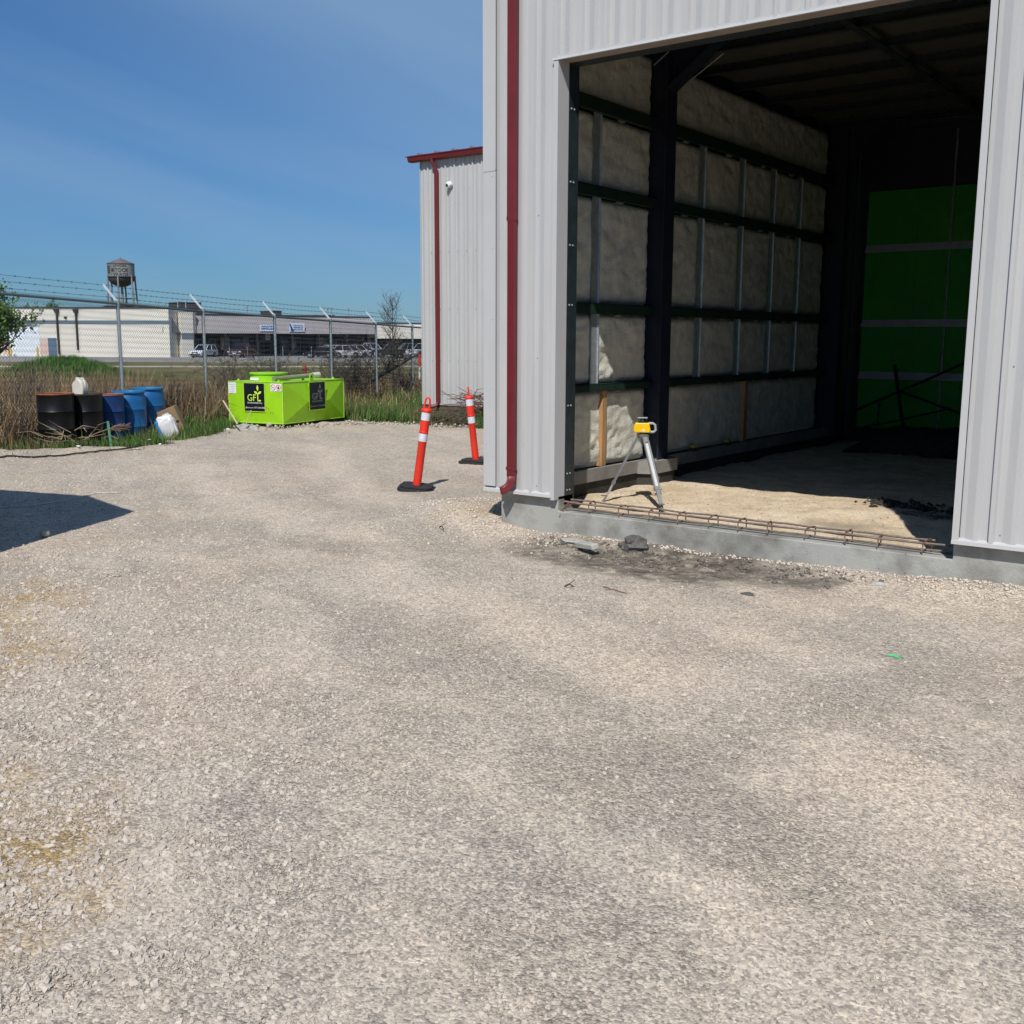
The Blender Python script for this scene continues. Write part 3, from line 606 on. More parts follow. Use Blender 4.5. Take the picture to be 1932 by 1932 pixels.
# spray-foam panels between studs and girts
def foam_mat():
    m = mat('spray_foam', (.62, .62, .54), .9, 0, .16, 5, .008, 50, dirt=((.46, .37, .22), 2.2, .66)); return m
FM = foam_mat()
def foam(y0, y1, z0, z1, seed):
    nx = max(4, int((y1-y0)/.028)); nz_ = max(4, int((z1-z0)/.028))
    U, V = np.meshgrid(np.linspace(y0, y1, nx), np.linspace(z0, z1, nz_))
    wv = fbm(U*5, V*5, 4, 2)*3; rel = fbm(U*4+seed, V*9, 3, 3)*.04+(1-np.abs(2*fbm(U*7+wv, V*17+wv, seed % 7+5, 3)-1))*.024
    ed = np.minimum(np.minimum(U-y0, y1-U), np.minimum(V-z0, z1-V)); rel = rel*sst(-.02, .06, ed)-.02*(1-sst(0, .03, ed))
    Xf = -.655+rel
    v = np.stack([Xf, U, V], -1).reshape(-1, 3); f = grid_faces(nx, nz_)
    # closed back
    k = len(v); back = np.array([(-.70, y0, z0), (-.70, y1, z0), (-.70, y1, z1), (-.70, y0, z1)])
    o = fast_mesh('foam_panel', np.vstack([v, back]), np.vstack([f, [[k, k+3, k+2, k+1]]]), FM, BLD, nper=4, smooth=True)
    return o
zr = [(.05, .84), (.915, 1.62), (1.725, 2.76), (2.865, 3.56), (3.685, 4.3)]
studs = [(1.45, 1.59), (3.70, 3.86), (4.77, 4.93), (5.71, 5.88), (6.62, 6.78)]
wp = [(1.66, 1.75), (5.12, 5.22)]
COLM = (2.635, 2.685)
def cells(gaps):
    e = [.30]+[q for g_ in sorted(gaps) for q in g_]+[7.75]
    return [(e[i], e[i+1]) for i in range(0, len(e), 2) if e[i+1]-e[i] > .04]
for i, (z0_, z1_) in enumerate(zr):
    gg = ([(b_-.01, b_) for a_, b_ in wp] if i == 0 else ([] if i == 4 else [(b_-.012, b_) for a_, b_ in studs]))+[COLM]
    for j, (a_, b_) in enumerate(cells(gg)): foam(a_, b_, z0_, z1_, i*11+j*3)
for a_, b_ in wp: MB().box(-.66, -.575, a_+.01, b_, .05, .84).build('wood_post', M['wood'], BLD, bevel=.003)
for a_, b_ in studs:
    for z0_, z1_ in zr[1:4]:
        MB().box(-.70, -.60, b_-.004, b_, z0_, z1_).box(-.60, -.597, a_, b_, z0_, z1_).box(-.60, -.585, b_-.006, b_-.002, z0_, z1_).build('stud', M['galv'], BLD)
for z0_, z1_ in ((.84, .91), (1.62, 1.72), (2.76, 2.86), (3.56, 3.68)):
    for a_, b_ in ((.29, 2.65), (2.67, 7.9)):
        MB().box(-.70, -.545, a_, b_, z1_-.006, z1_).box(-.551, -.545, a_, b_, z0_, z1_).box(-.60, -.551, a_, b_, z0_-.004, z0_+.003).build('girt', M['greensteel'], BLD)
    for yy in (1.9, 3.3, 4.4, 5.4, 6.3): MB().box(-.60, -.57, yy, yy+.10, z0_-.025, z0_-.008).build('clip', M['galvd'], BLD)
# portal frame columns and rafter
for y0_ in (2.59, 7.95):
    MB().box(-.415, -.40, y0_-.04, y0_+.18, .05 if y0_ < 5 else -.1, 4.35).box(-.70, -.415, y0_+.065, y0_+.075, .05 if y0_ < 5 else -.1, 4.35).build('frame_column', M['navy'], BLD)
    MB().prism([(-.7, 3.7), (.2, 4.42), (XR, 4.42), (XR, 4.45), (-.7, 4.45)], y0_+.06, y0_+.08, 'y').prism([(-.40, 3.95), (.2, 4.40), (XR, 4.40), (XR, 4.415), (.2, 4.415), (-.40, 3.97)], y0_-.04, y0_+.18, 'y').build('rafter', M['navy'], BLD)
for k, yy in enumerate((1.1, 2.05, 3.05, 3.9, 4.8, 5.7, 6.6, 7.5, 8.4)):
    MB().box(-.7, XR-.03, yy, yy+.012, 4.35, 4.445).box(-.7, XR-.03, yy-.055, yy, 4.35, 4.358).build('purlin', mat('lit_purlin', (.30, .31, .31), .4, .4) if k < 2 else M['primer'], BLD)  # purlins past the second go dark: the bay's fading light put into colour
    xz = MB()
    for i in range(90):
        x_ = -.6+i*.1; xz.box(x_, x_+.05, yy+.014, yy+.06, 4.43, 4.452)
    xz.build('deck_rib', M['galvd'], BLD)['kind'] = 'stuff'
for xx in (1.35, 2.63, 3.9, 5.2):
    MB().box(xx, xx+.09, .3, YB, 4.335, 4.349).build('purlin_strap', M['primer'], BLD)
MB().box(-.7, XR-.03, .3, YB, 4.455, 4.475).build('roof_deck', mat('deck_underside', (.08, .078, .066), .6), BLD)
for (p0, p1) in (((-.20, 2.2, 4.21), (-.37, 2.2, 4.10)), ((.40, 2.2, 4.10), (.07, 2.2, 3.91))):
    MB().tube([p0, p1], .006, 5).build('brace_rod', M['galvd'], BLD)
# back wall with green liner panels
GL = mat('green_liner', (.012, .30, .012), .6, 0, .15, 2)
bx = [-.43, .33, 1.1, 1.87, 2.64, 3.41, 4.18, 4.95, 5.72, 6.49, 7.26, 8.03, XR-.03]
for a_, b_ in zip(bx, bx[1:]):
    for z0_, z1_ in ((.0, .78), (.84, 1.58), (1.64, 2.70), (2.78, 3.6)): MB().box(a_, b_-.003, YB+.03, YB+.06, z0_, z1_).build('liner_panel', GL, BLD)
MB().box(-.7, XR-.03, YB+.02, YB+.05, 3.62, 4.6).build('gable_liner', M['navy'], BLD)
MB().box(-.7, XR-.03, YB+.07, YB+.09, -.3, 4.6).build('rear_backing', M['navy'], BLD)
for z0_ in (.76, 1.56, 2.69):
    MB().box(-.43, XR-.03, YB-.02, YB+.02, z0_, z0_+.055).box(-.43, XR-.03, YB+.02, YB+.03, z0_+.055, z0_+.11).build('rear_girt', mat('pale_galv', (.34, .36, .40), .5, .2), BLD)
for xx in (.82, 2.4, 4.0, 5.6):
    MB().tube([(xx, YB, -.1), (xx, YB, 4.4)], .014, 6).build('sag_rod', M['galv'], BLD)
MB().box(-.7, -.47, 8.25, 8.6, -.1, 4.3).box(-.62, -.47, 8.7, 8.95, -.1, 4.3).build('corner_column', mat('blue_grey_steel', (.06, .075, .11), .5), BLD)
MB().box(-.55, XR-.03, YB-.12, YB+.02, -.35, -.02).build('rear_curb', M['conc_dark'], BLD)
# interior side of the unseen right wall
MB().box(XR-.06, XR-.03, .3, YB, -.1, 4.6).build('wall_liner', M['navy'], BLD)
# sand floor
sx = np.arange(-.53, XR-.1, .045); sy = np.arange(.272, YB-.1, .06); SX, SY = np.meshgrid(sx, sy)
sz = -.215+(fbm(SX*1.5, SY*1.5, 71, 3)-.5)*.06+(fbm(SX*6, SY*6, 72, 3)-.5)*.03+(fbm(SX*18, SY*18, 73, 2)-.5)*.012
sz += .10*np.exp(-((SX-2.35)/.8)**2-((SY-1.8)/.45)**2)*fbm(SX*5, SY*5, 9, 2)+.12*np.exp(-((SX-3.4)/.9)**2-((SY-1.9)/.35)**2)*fbm(SX*6, SY*6, 19, 3)
sz = sz*sst(.26, .6, SY)+(-.185)*(1-sst(.26, .6, SY))
def sand_material():
    m = bpy.data.materials.new('sand'); m.use_nodes = True; nt = m.node_tree; L = nt.links.new; b = nt.nodes['Principled BSDF']; b.inputs['Roughness'].default_value = .95
    ge = N(nt, 'ShaderNodeNewGeometry'); n1 = N(nt, 'ShaderNodeTexNoise', i_Scale=2.5, i_Detail=9.0, i_Roughness=.65); L(ge.outputs['Position'], n1.inputs['Vector'])
    r = N(nt, 'ShaderNodeValToRGB'); e = r.color_ramp.elements; e[0].position = .35; e[0].color = (.56, .43, .28, 1); e[1].position = .62; e[1].color = (.74, .615, .455, 1); L(n1.outputs[0], r.inputs[0])
    at_ = N(nt, 'ShaderNodeAttribute', attribute_name='mask'); mx = N(nt, 'ShaderNodeMix', data_type='RGBA'); mx.inputs[7].default_value = (.10, .09, .078, 1)
    L(at_.outputs['Fac'], mx.inputs[0]); L(r.outputs[0], mx.inputs[6])
    v = N(nt, 'ShaderNodeTexVoronoi', i_Scale=60.0); L(ge.outputs['Position'], v.inputs['Vector'])
    sc_ = N(nt, 'ShaderNodeSeparateColor'); L(v.outputs['Color'], sc_.inputs[0]); r3 = N(nt, 'ShaderNodeValToRGB'); r3.color_ramp.elements[0].color = (.75, .75, .75, 1); r3.color_ramp.elements[1].color = (1.2, 1.2, 1.15, 1); L(sc_.outputs[0], r3.inputs[0])
    m2 = N(nt, 'ShaderNodeMix', data_type='RGBA', blend_type='MULTIPLY'); m2.inputs[0].default_value = .6; L(mx.outputs[2], m2.inputs[6]); L(r3.outputs[0], m2.inputs[7]); L(m2.outputs[2], b.inputs['Base Color'])
    n2 = N(nt, 'ShaderNodeTexNoise', i_Scale=28.0, i_Detail=8.0, i_Roughness=.7); L(ge.outputs['Position'], n2.inputs['Vector'])
    bp = N(nt, 'ShaderNodeBump', i_Strength=.9, i_Distance=.02); L(n2.outputs[0], bp.inputs['Height']); L(bp.outputs[0], b.inputs['Normal']); return m
fl = fast_mesh('sand_floor', np.stack([SX, SY, sz], -1).reshape(-1, 3), grid_faces(len(sx), len(sy)), sand_material(), nper=4, smooth=True); tag(fl, kind='structure')
mk_ = np.clip(1-((SX-3.1)/1.1)**2-((SY-2.0-(SX-3)*-.25)/.35)**2-(fbm(SX*5, SY*5, 14, 3)-.5)*2.5, 0, 1)
mk_ = np.maximum(mk_, .5*np.clip(1-((SX-2.3)/.5)**2-((SY-1.1)/.3)**2-(fbm(SX*5, SY*5, 15, 3)-.5)*2.5, 0, 1))
a = fl.data.color_attributes.new('mask', 'FLOAT_COLOR', 'POINT'); a.data.foreach_set('color', np.repeat(mk_.reshape(-1, 1), 4, 1).astype(np.float32).ravel())
for i, (x_, y_, s_, lb) in enumerate(((3.0, 2.35, .13, 'dark dirt clod in the middle of the dark streak on the sand floor'), (3.3, 2.15, .15, 'largest dark dirt clod on the sand beside the right door jamb'), (2.1, 2.65, .05, 'small dark dirt clod at the left end of the dark streak on the sand floor'))):
    lump('dirt_clod', (x_, y_, -.18), (s_, s_*.8, s_*.5), M['dirt'], i*5.1, lb, 'dirt clod', subdiv=3, rough=.7)
q_ = [(2.0+1.7*t+rnd.gauss(0, .12), 2.6-.35*t+rnd.gauss(0, .12), -.19, abs(rnd.gauss(.015, .02))+.008) for t in (rnd.random() for _ in range(260))]
crumbs('dirt_crumbs', q_, M['dirt'], 'dark crumbs of dirt strewn over the sand at the edge of the shade')
q_ = []
for i in range(1500):
    x_ = rnd.uniform(-.4, 3.6); y_ = .3+2.6*rnd.random(); ix = int((x_+.53)/.045); iy = int((y_-.272)/.06); q_.append((x_, y_, float(sz[iy, ix])+.002, abs(rnd.gauss(.003, .004))+.003))
crumbs('sand_pebbles', q_, M['stone'], 'small pebbles on the sunlit sand floor')
# dark heap and steel bars against the back wall
hx = np.arange(-.3, 4.5, .1); hy = np.arange(7.0, 8.9, .1); HX, HY = np.meshgrid(hx, hy)
hz = -.28+.38*sst(7.0, 7.7, HY)*(.3+.9*fbm(HX*1.2, HY*1.5, 33, 3))*sst(-.3, .3, HX)*sst(4.5, 4, HX)
o = fast_mesh('dirt_heap', np.stack([HX, HY, hz], -1).reshape(-1, 3), grid_faces(len(hx), len(hy)), M['dirt'], nper=4); tag(o, 'low dark heap of rubble along the back wall of the bay', 'heap')
for i, (p0, p1, r_, lb) in enumerate((((-.42, 8.5, .22), (2.2, 8.8, 1.55), .022, 'long dark steel bar leaning up to the right across the green panels'),
                       ((.25, 8.6, .98), (.75, 7.7, -.1), .026, 'short dark steel bar propped steeply against the green panels'),
                       ((.3, 8.7, .6), (1.9, 8.4, .15), .016, 'dark steel bar sloping down to the right before the green panels'),
                       ((-.3, 8.4, .0), (1.1, 8.6, .38), .014, 'thin low dark bar in front of the green panels'),
                       ((.05, 8.6, .05), (.05, 8.6, .42), .012, 'thin upright dark bar stub before the green panels'))):
    a0 = Vector(p0); a1 = Vector(p1); o = MB().tube([a0, a0.lerp(a1, .5)+Vector((0, 0, -.02)), a1], r_, 6).build('steel_bar', M['primer']); tag(o, lb, 'steel bar')
for i, (yy, lb) in enumerate(((3.55, 'yellow and black strap roll on the curb nearer the big column'), (4.45, 'yellow and black strap roll on the curb farther into the bay'))):
    t = thing('strap_roll', lb, 'strap roll', (-.505, yy, .055), 0, 'strap rolls on the curb')
    yb = mat('yellow_web', (.42, .34, .02), .6); MB().box(-.03, .03, 0, .12, .0, .035).build('spool', M['blk'], t, bevel=.004); MB().box(-.033, .033, .02, .10, .035, .07).build('webbing', yb, t, bevel=.01)
# rebar tied above the sill
RB = thing('rebar_cage', 'rusty rebar cage of long bars and bent stirrups laid along the door sill', 'rebar', (0, 0, -.155))
for yy, zz, x0, x1 in ((.085, .082, .03, 3.30), (.115, .075, .06, 3.22), (.205, .088, .02, 3.2), (.215, .015, .10, 3.33)):
    pts = [(x0+(x1-x0)*t/14, yy+.006*math.sin(t*1.7+yy*40), zz+.004*math.sin(t*2.3+yy*90)) for t in range(15)]
    MB().tube(pts, .0085, 6).build('long_bar', mat('dusty_bar', (.20, .15, .12), .85, 0, .35, 30), RB, smooth=True)
st = [(0, .075, -.02), (0, .075, .07), (.004, .082, .088), (.008, .10, .097), (.010, .19, .100), (.010, .215, .095), (.010, .225, .08), (.010, .225, -.03)]
st0 = MB().tube(st, .0055, 5).tube([(0, .10, .097), (.03, .12, .075)], .005, 5).build('stirrup', M['rust'], RB, smooth=True)
for i, x_ in enumerate((.32, .61, .9, 1.18, 1.46, 1.72, 1.99, 2.26, 2.59, 2.84, 3.14)):
    c = st0 if i == 0 else st0.copy()
    if i: COL.objects.link(c); c.parent = RB
    c.location = (x_, 0, rnd.uniform(-.006, .006)); c.rotation_euler = (rnd.uniform(-.03, .03), rnd.uniform(-.12, .12), rnd.uniform(-.25, .25))
MB().tube([(.02, .03, -.05), (.05, .05, .03), (.10, .09, .09), (.16, .12, .085)], .007, 5).tube([(.0, .06, .0), (.06, .08, .06), (.12, .085, .10)], .006, 5).build('bent_end', M['rust'], RB, smooth=True)
# ------------------------------------------------------------------ tripod and laser level
TR = thing('tripod', 'short silver aluminium surveying tripod standing on the sunlit sand inside the doorway', 'tripod', (0, 0, 0))
alu = mat('aluminium', (.52, .53, .54), .35, .7, .1, 20); aluD = mat('aluminium_dull', (.20, .20, .20), .5, .4, .2, 20)
hd = Vector((.15, 1.26, .43))
MB().lathe([(.0, -.01), (.055, -.01), (.06, 0), (.06, .028), (.03, .032), (0, .032)], 20, hd).build('head', aluD, TR, smooth=True)
for i, ft in enumerate(((-.16, 1.07), (.56, .93), (.06, 1.79))):
    f_ = Vector((*ft, -.19)); d_ = (f_-hd).normalized(); t0 = hd+Vector((d_.x, d_.y, 0)).normalized()*.05
    mid = t0.lerp(f_, .74); side = d_.cross(Vector((0, 0, 1))).normalized()*.022
    mb = MB()
    for s in (-1, 1): mb.bar(t0+side*s, mid+side*s, .012, .022)
    mb.bar(t0+side*0, t0.lerp(mid, .09), .05, .022).bar(mid-d_*.03, mid+d_*.005, .062, .034)
    lg = mb.build('leg', alu if i == 1 else aluD, TR)
    MB().bar(t0.lerp(mid, .12), mid, .028, .008).build('leg_insert', mat('leg_white', (.55, .56, .56), .5), lg)
    MB().bar(mid, f_-d_*.05, .036, .02).build('lower_leg', alu, lg)
    MB().bar(f_-d_*.05, f_+d_*.02, .022, .018).box(f_.x-.03, f_.x+.015, f_.y-.02, f_.y+.02, -.155, -.147).build('foot', aluD, lg)
LZ = hd+Vector((0, 0, .034))
LA = thing('laser_level', 'yellow rotary laser level with grey handle mounted on the tripod', 'laser level', LZ, math.radians(30))
MB().lathe([(.03, 0), (.035, .012), (.0, .012)], 16).build('base', aluD, LA)
MB().prism([(-.085, .012), (.055, .012), (.07, .03), (.055, .105), (-.075, .105), (-.092, .08), (-.095, .03)], -.055, .055, 'y').build('body', mat('yellow_plastic', (.85, .52, .0), .4, 0, .04), LA, bevel=.008)
MB().tube([(.05, -.01, .10), (.09, -.01, .10), (.112, -.01, .085), (.118, -.01, .035), (.10, -.01, .018), (.05, -.01, .016)], .012, 8).build('handle', mat('grey_plastic', (.35, .36, .37), .5), LA, smooth=True)
MB().box(-.05, .03, -.03, .03, .105, .114).box(-.05, -.043, -.03, .03, .114, .148).box(.023, .03, -.03, .03, .114, .148).build('lantern', M['blk'], LA)
MB().lathe([(.022, 0), (.022, .03), (0, .03)], 16, (-.01, 0, .116)).build('prism_window', mat('lens', (.05, .07, .08), .05), LA, smooth=True)
MB().box(-.058, .038, -.037, .037, .148, .157).build('cap', mat('grey_plastic', (.35, .36, .37), .5), LA, bevel=.003)
MB().box(-.012, .012, -.0565, -.055, .025, .045).build('label', mat('label_pink', (.75, .6, .55), .5), LA)
# ------------------------------------------------------------------ delineator posts
OR = mat('orange_plastic', (.78, .035, .014), .5, 0, .08, 4, dirt=((.45, .10, .06), 6, .62)); RF = mat('reflective_sheet', (.66, .67, .72), .35, 0, .12, 30, dirt=((.72, .5, .48), 10, .66))
def delineator(loc, lean, rz, label):
    t = thing('delineator_post', label, 'delineator', loc, rz, 'orange delineator posts by the building corner')
    bm_ = MB().prism([(-.21, -.15), (-.16, -.2), (.16, -.2), (.21, -.15), (.21, .15), (.16, .2), (-.16, .2), (-.21, .15)], 0, .035, 'z').prism([(-.18, -.12), (-.13, -.17), (.13, -.17), (.18, -.12), (.18, .12), (.13, .17), (-.13, .17), (-.18, .12)], .035, .062, 'z')
    bs_ = bm_.build('base', M['blk'], t, bevel=.006)
    q = lean
    tb = MB().lathe([(.049, .0), (.047, .52), (.050, .525), (.050, .64), (.055, .645), (.056, .655), (.052, .66), (.052, .78), (.052, .885), (.060, .888), (.062, .90), (.060, .915), (.05, .925), (.035, .93), (0, .93)], 24).build('tube', OR, t, smooth=True)
    b1 = MB().lathe([(.0535, .79), (.0535, .882)], 24); b1.f = b1.f[:24]; b2 = MB().lathe([(.0515, .545), (.0515, .635)], 24); b2.f = b2.f[:24]
    bb = [b1.build('reflective_band', RF, tb, smooth=2), b2.build('reflective_band', RF, tb, smooth=2)]
    h = [(-.028, 0, .92), (-.028, 0, .99), (-.024, 0, 1.03), (-.011, 0, 1.05), (.011, 0, 1.05), (.024, 0, 1.03), (.028, 0, .99), (.028, 0, .92)]
    MB().tube(h, .0115, 8).build('handle', OR, tb, smooth=True)
    tb.rotation_euler = lean; tb.location = (0, 0, .03)
    return t, bs_, tb
def set_lean(o, lx, ly, spin):
    q = Vector((0, 0, 1)).rotation_difference(Vector((lx, ly, 1)).normalized()) @ Matrix.Rotation(spin, 3, 'Z').to_quaternion(); o.rotation_euler = q.to_euler()
t, bs_, tb = delineator((-2.93, 1.39, Z0+.0), (0, 0, 0), 0, 'orange and white delineator post nearer the camera leaning right, with a gap in its handle')
set_lean(tb, .112, .084, .6435); bs_.rotation_euler = (.03, .10, .62)
t, bs_, tb = delineator((-4.02, 3.84, Z0+.0), (0, 0, 0), 0, 'orange and white delineator post farther back leaning left, partly hidden behind the building corner')
set_lean(tb, -.084, -.063, .6435+PI/2); bs_.rotation_euler = (-.02, .05, .35)
# ------------------------------------------------------------------ neighbouring shed
WX, WY, WZ = -9.72, 9.12, 4.93
SH = thing('metal_shed', 'light grey ribbed metal shed with red gutter and downspout behind the near building', 'shed', (WX, WY, 0))
x_ = .0
while x_ < 9.2:
    siding_panel(x_+.001, x_+.96, 0, WZ+.02, 0, SH, phase=.18, pitch=.235); x_ += .96
MB().box(-.01, .0, -.03, 8, -.02, WZ).build('corner_trim', M['trim'], SH)
MB().box(-.005, 9.3, -.035, -.027, -.02, .015).build('base_trim', M['trim'], SH)
MB().box(.03, 9.3, .02, 8, -.9, -.021).box(-.0, 9.3, .03, 8, 0, WZ-.02).build('shed_wall', M['siding'], SH)
MB().box(.02, 9.3, -.01, .02, -.7, -.021).build('foundation', mat('reddish_footing', (.13, .08, .065), .9, 0, .3, 6), SH)
MB().prism([(-.16, WZ+.08), (-.14, WZ+.0), (-.11, WZ-.015), (.0, WZ-.015), (.0, WZ+.08)], -.24, 9.4, 'x').build('gutter', M['red'], SH)
MB().prism([(-.17, WZ+.10), (-.17, WZ+.082), (8, WZ+.55), (8, WZ+.57)], -.28, 9.4, 'x').build('roof', M['red'], SH)
k = 0
for xx in np.arange(.02, 9.2, .46):
    MB().add([(xx, -.16, WZ+.10), (xx+.09, -.16, WZ+.10), (xx+.06, -.16, WZ+.135), (xx+.03, -.16, WZ+.135), (xx, 8, WZ+.57), (xx+.09, 8, WZ+.57), (xx+.06, 8, WZ+.605), (xx+.03, 8, WZ+.605)],
             [(0, 1, 2, 3), (7, 6, 5, 4), (0, 4, 5, 1), (1, 5, 6, 2), (2, 6, 7, 3), (3, 7, 4, 0)]).build('roof_rib', mat('rib_grey', (.16, .16, .18), .5), SH)
dm = MB().box(.43, .50, -.09, -.03, .02, WZ-.22)
dn = dm.build('downspout', M['red'], SH)
MB().tube([(.40, -.11, WZ-.0), (.40, -.11, WZ-.08), (.455, -.07, WZ-.17), (.465, -.062, WZ-.26)], .036, 8).build('offset_elbow', M['red'], dn, smooth=True)
MB().tube([(.465, -.06, .05), (.45, -.08, -.02), (.39, -.15, -.05), (.35, -.19, -.05)], [.036, .037, .04, .04], 8).build('outlet_elbow', M['red'], dn, smooth=True)
for nm, xx, zz, lb in (('wall_lamp', .80, 4.40, 0), ('wall_lamp', 1.93, 4.25, 1)):
    la = MB().lathe([(.068, 0), (.068, .02), (.055, .07), (.02, .09), (0, .09)], 20); la.v = [(xx+a, -.03-c, zz+b) for a, b, c in la.v]; lo = la.build('wall_lamp', M['white'], SH, smooth=True)
    gl_ = MB().lathe([(.045, .0), (.04, .02), (0, .03)], 12); gl_.v = [(xx-.01+a*.7, -.118-c*.3, zz-.015+b*.7) for a, b, c in gl_.v]; gl_.build('lamp_lens', M['blk'], lo)
ss = MB()
for zz in (.9, 1.95, 3.1): 
    for k in range(38):
        x_ = .18+.235*k+.09; ss.box(x_-.008, x_+.008, -.008, -.001, zz-.008, zz+.008)
ss.build('screw_heads', M['galvd'], SH)['kind'] = 'stuff'
# ------------------------------------------------------------------ chain link fence
FT = [(-13.60, -1.36, 2.08)]
FN = thing('chain_link_fence', 'galvanised chain link fence topped with three strands of barbed wire on angled arms', 'fence')
T2 = np.array([-.307, .952]); N2 = np.array([-.952, -.307])
ftop = [(-11.4, 1.05-2.45+0, 2.03), (-12.03, 3.49, 1.955), (-12.82, 5.92, 1.88), (-13.55, 8.40, 1.82), (-14.27, 10.79, 1.77), (-15.07, 13.21, 1.72), (-15.92, 15.60, 1.67), (-16.7, 18.0, 1.62)]
ftop[0] = (-10.47, -1.37, 2.09)
gb = mat('fence_galv', (.34, .38, .40), .42, .35, .2, 12); rb_ = mat('fence_rail', (.13, .15, .16), .5, .3, .2, 12); wirem = mat('fence_wire', (.075, .08, .085), .6, .2, .2, 10)
tips = []
for i, p_ in enumerate(ftop):
    zb = float(field_z(np.array(p_[0]), np.array(p_[1])))
    po = MB().lathe([(.033, 0), (.033, p_[2]-zb-.02), (.038, p_[2]-zb-.02), (.038, p_[2]-zb+.05), (.02, p_[2]-zb+.07), (0, p_[2]-zb+.07)], 10, (p_[0], p_[1], zb)).build('post', gb, FN, smooth=True)
    a0 = Vector((p_[0], p_[1], p_[2]+.03)); tip = a0+Vector((N2[0]*.29, N2[1]*.29, .31)); tips.append(tip)
    MB().bar(a0, tip, .035, .03).build('barb_arm', mat('arm_galv', (.62, .68, .68), .4, .2), po)
    MB().lathe([(.036, 0), (.036, .05)], 10, (p_[0], p_[1], (p_[2]+zb)/2)).build('tie_band', gb, po)
for a_, b_ in zip(ftop, ftop[1:]): MB().tube([a_, b_], .022, 8).build('top_rail', rb_, FN, smooth=True)
for q in (.33, .66, .98):
    pts = []
    for i in range(len(ftop)-1):
        A_ = Vector(ftop[i]).lerp(tips[i], q); B_ = Vector(ftop[i+1]).lerp(tips[i+1], q)
        for k in range(8): t_ = k/8; pts.append(A_.lerp(B_, t_)+Vector((0, 0, -.05*t_*(1-t_))))
    wb = MB().tube(pts, .0032, 4)
    for i in range(len(pts)-1):
        for u in (.25, .75):
            c_ = pts[i].lerp(pts[i+1], u); wb.bar(c_+Vector((.01, .01, .016)), c_-Vector((.01, .01, .016)), .004); wb.bar(c_+Vector((-.01, .01, -.016)), c_-Vector((-.01, .01, -.016)), .004)
    wb.build('barbed_wire', wirem, FN)
# woven diamonds: each wire zigzags from top to bottom
V_, F_ = [], []; Lf = 0; base = 0
pitch = .066; dz = .05
for i in range(len(ftop)-1):
    a_ = np.array(ftop[i]); b_ = np.array(ftop[i+1]); Ls = np.linalg.norm((b_-a_)[:2]); nw = int(round(Ls/pitch))
    for k in range(nw):
        t0_ = (k+.0)/nw
        top = a_+(b_-a_)*t0_; zb = float(field_z(np.array(top[0]), np.array(top[1])))+.03; n_ = int((top[2]+.05-zb)/dz)
        j = np.arange(n_+1); sgn = np.where(j % 2 == 0, 0, 1.0)*1.06
        tt = t0_+sgn/nw
        P_ = a_[None, :]+(b_-a_)[None, :]*tt[:, None]; P_[:, 2] = top[2]+.05-j*dz
        r_ = .0054; 
        for (ox, oy) in ((r_, 0), (-r_*.5, r_*.87), (-r_*.5, -r_*.87)):
            V_.append(np.stack([P_[:, 0]+T2[0]*ox+N2[0]*oy, P_[:, 1]+T2[1]*ox+N2[1]*oy, P_[:, 2]+ox*.5], -1))
        m_ = n_+1; jj = np.arange(n_)
        for s in range(3):
            s2 = (s+1) % 3; F_.append(np.stack([base+s*m_+jj, base+s2*m_+jj, base+s2*m_+jj+1, base+s*m_+jj+1], -1))
        base += 3*m_
o = fast_mesh('wire_mesh', np.vstack(V_), np.vstack(F_), wirem, FN, nper=4); o['kind'] = 'stuff'
# ------------------------------------------------------------------ barrels
def drum_mat(name, col, dirtc, th=.62): return mat(name, col, .45, 0, .15, 4, .003, 5, spec=.3, dirt=(dirtc, 5, th))
bkm = drum_mat('black_drum_paint', (.006, .006, .007), (.035, .026, .02), .66); blm = drum_mat('blue_drum_paint', (.008, .045, .16), (.035, .02, .018), .55); rim = mat('rusty_lid', (.36, .12, .04), .7, 0, .35, 9, .001, 60)
plm = mat('blue_plastic', (.006, .105, .29), .4, 0, .08, 4, dirt=((.05, .13, .24), 7, .62)); plL = mat('blue_plastic_lid', (.015, .16, .36), .5, 0, .1, 6)
def steel_drum(px, d, ztop, body, lid, label, rimr=.292):
    x, y = xy(px, d); h = .86; t = thing('steel_drum', label, 'barrel', (x, y, ztop-h), rnd.uniform(0, 6))
    pr = [(.28, 0), (.289, .0), (.289, .02), (.282, .03), (.282, .27), (.292, .285), (.282, .30), (.282, .55), (.292, .565), (.282, .58), (.282, h-.03), (.285, h-.02)]
    MB().lathe(pr, 40).build('shell', body, t, smooth=True)
    MB().lathe([(.0, h-.022), (.275, h-.022), (.278, h-.004), (.292, h-.004), (.292, h-.022), (.284, h-.024)], 40).lathe([(.02, 0), (.02, .012), (0, .012)], 10, (.17, 0, h-.022)).build('lid', lid, t, smooth=True)
    return t
d1 = steel_drum(96.6, 16.9, .465, bkm, rim, 'leftmost black steel drum with a rusty orange lid')
d2 = steel_drum(152, 17.4, .435, bkm, mat('dull_black_lid', (.06, .05, .045), .7, 0, .3, 8), 'black steel drum with a white jug on its lid')
d3 = steel_drum(194, 17.95, .395, blm, rim, 'dirty dark blue steel drum with rusty rim between the black drum and the plastic barrels')
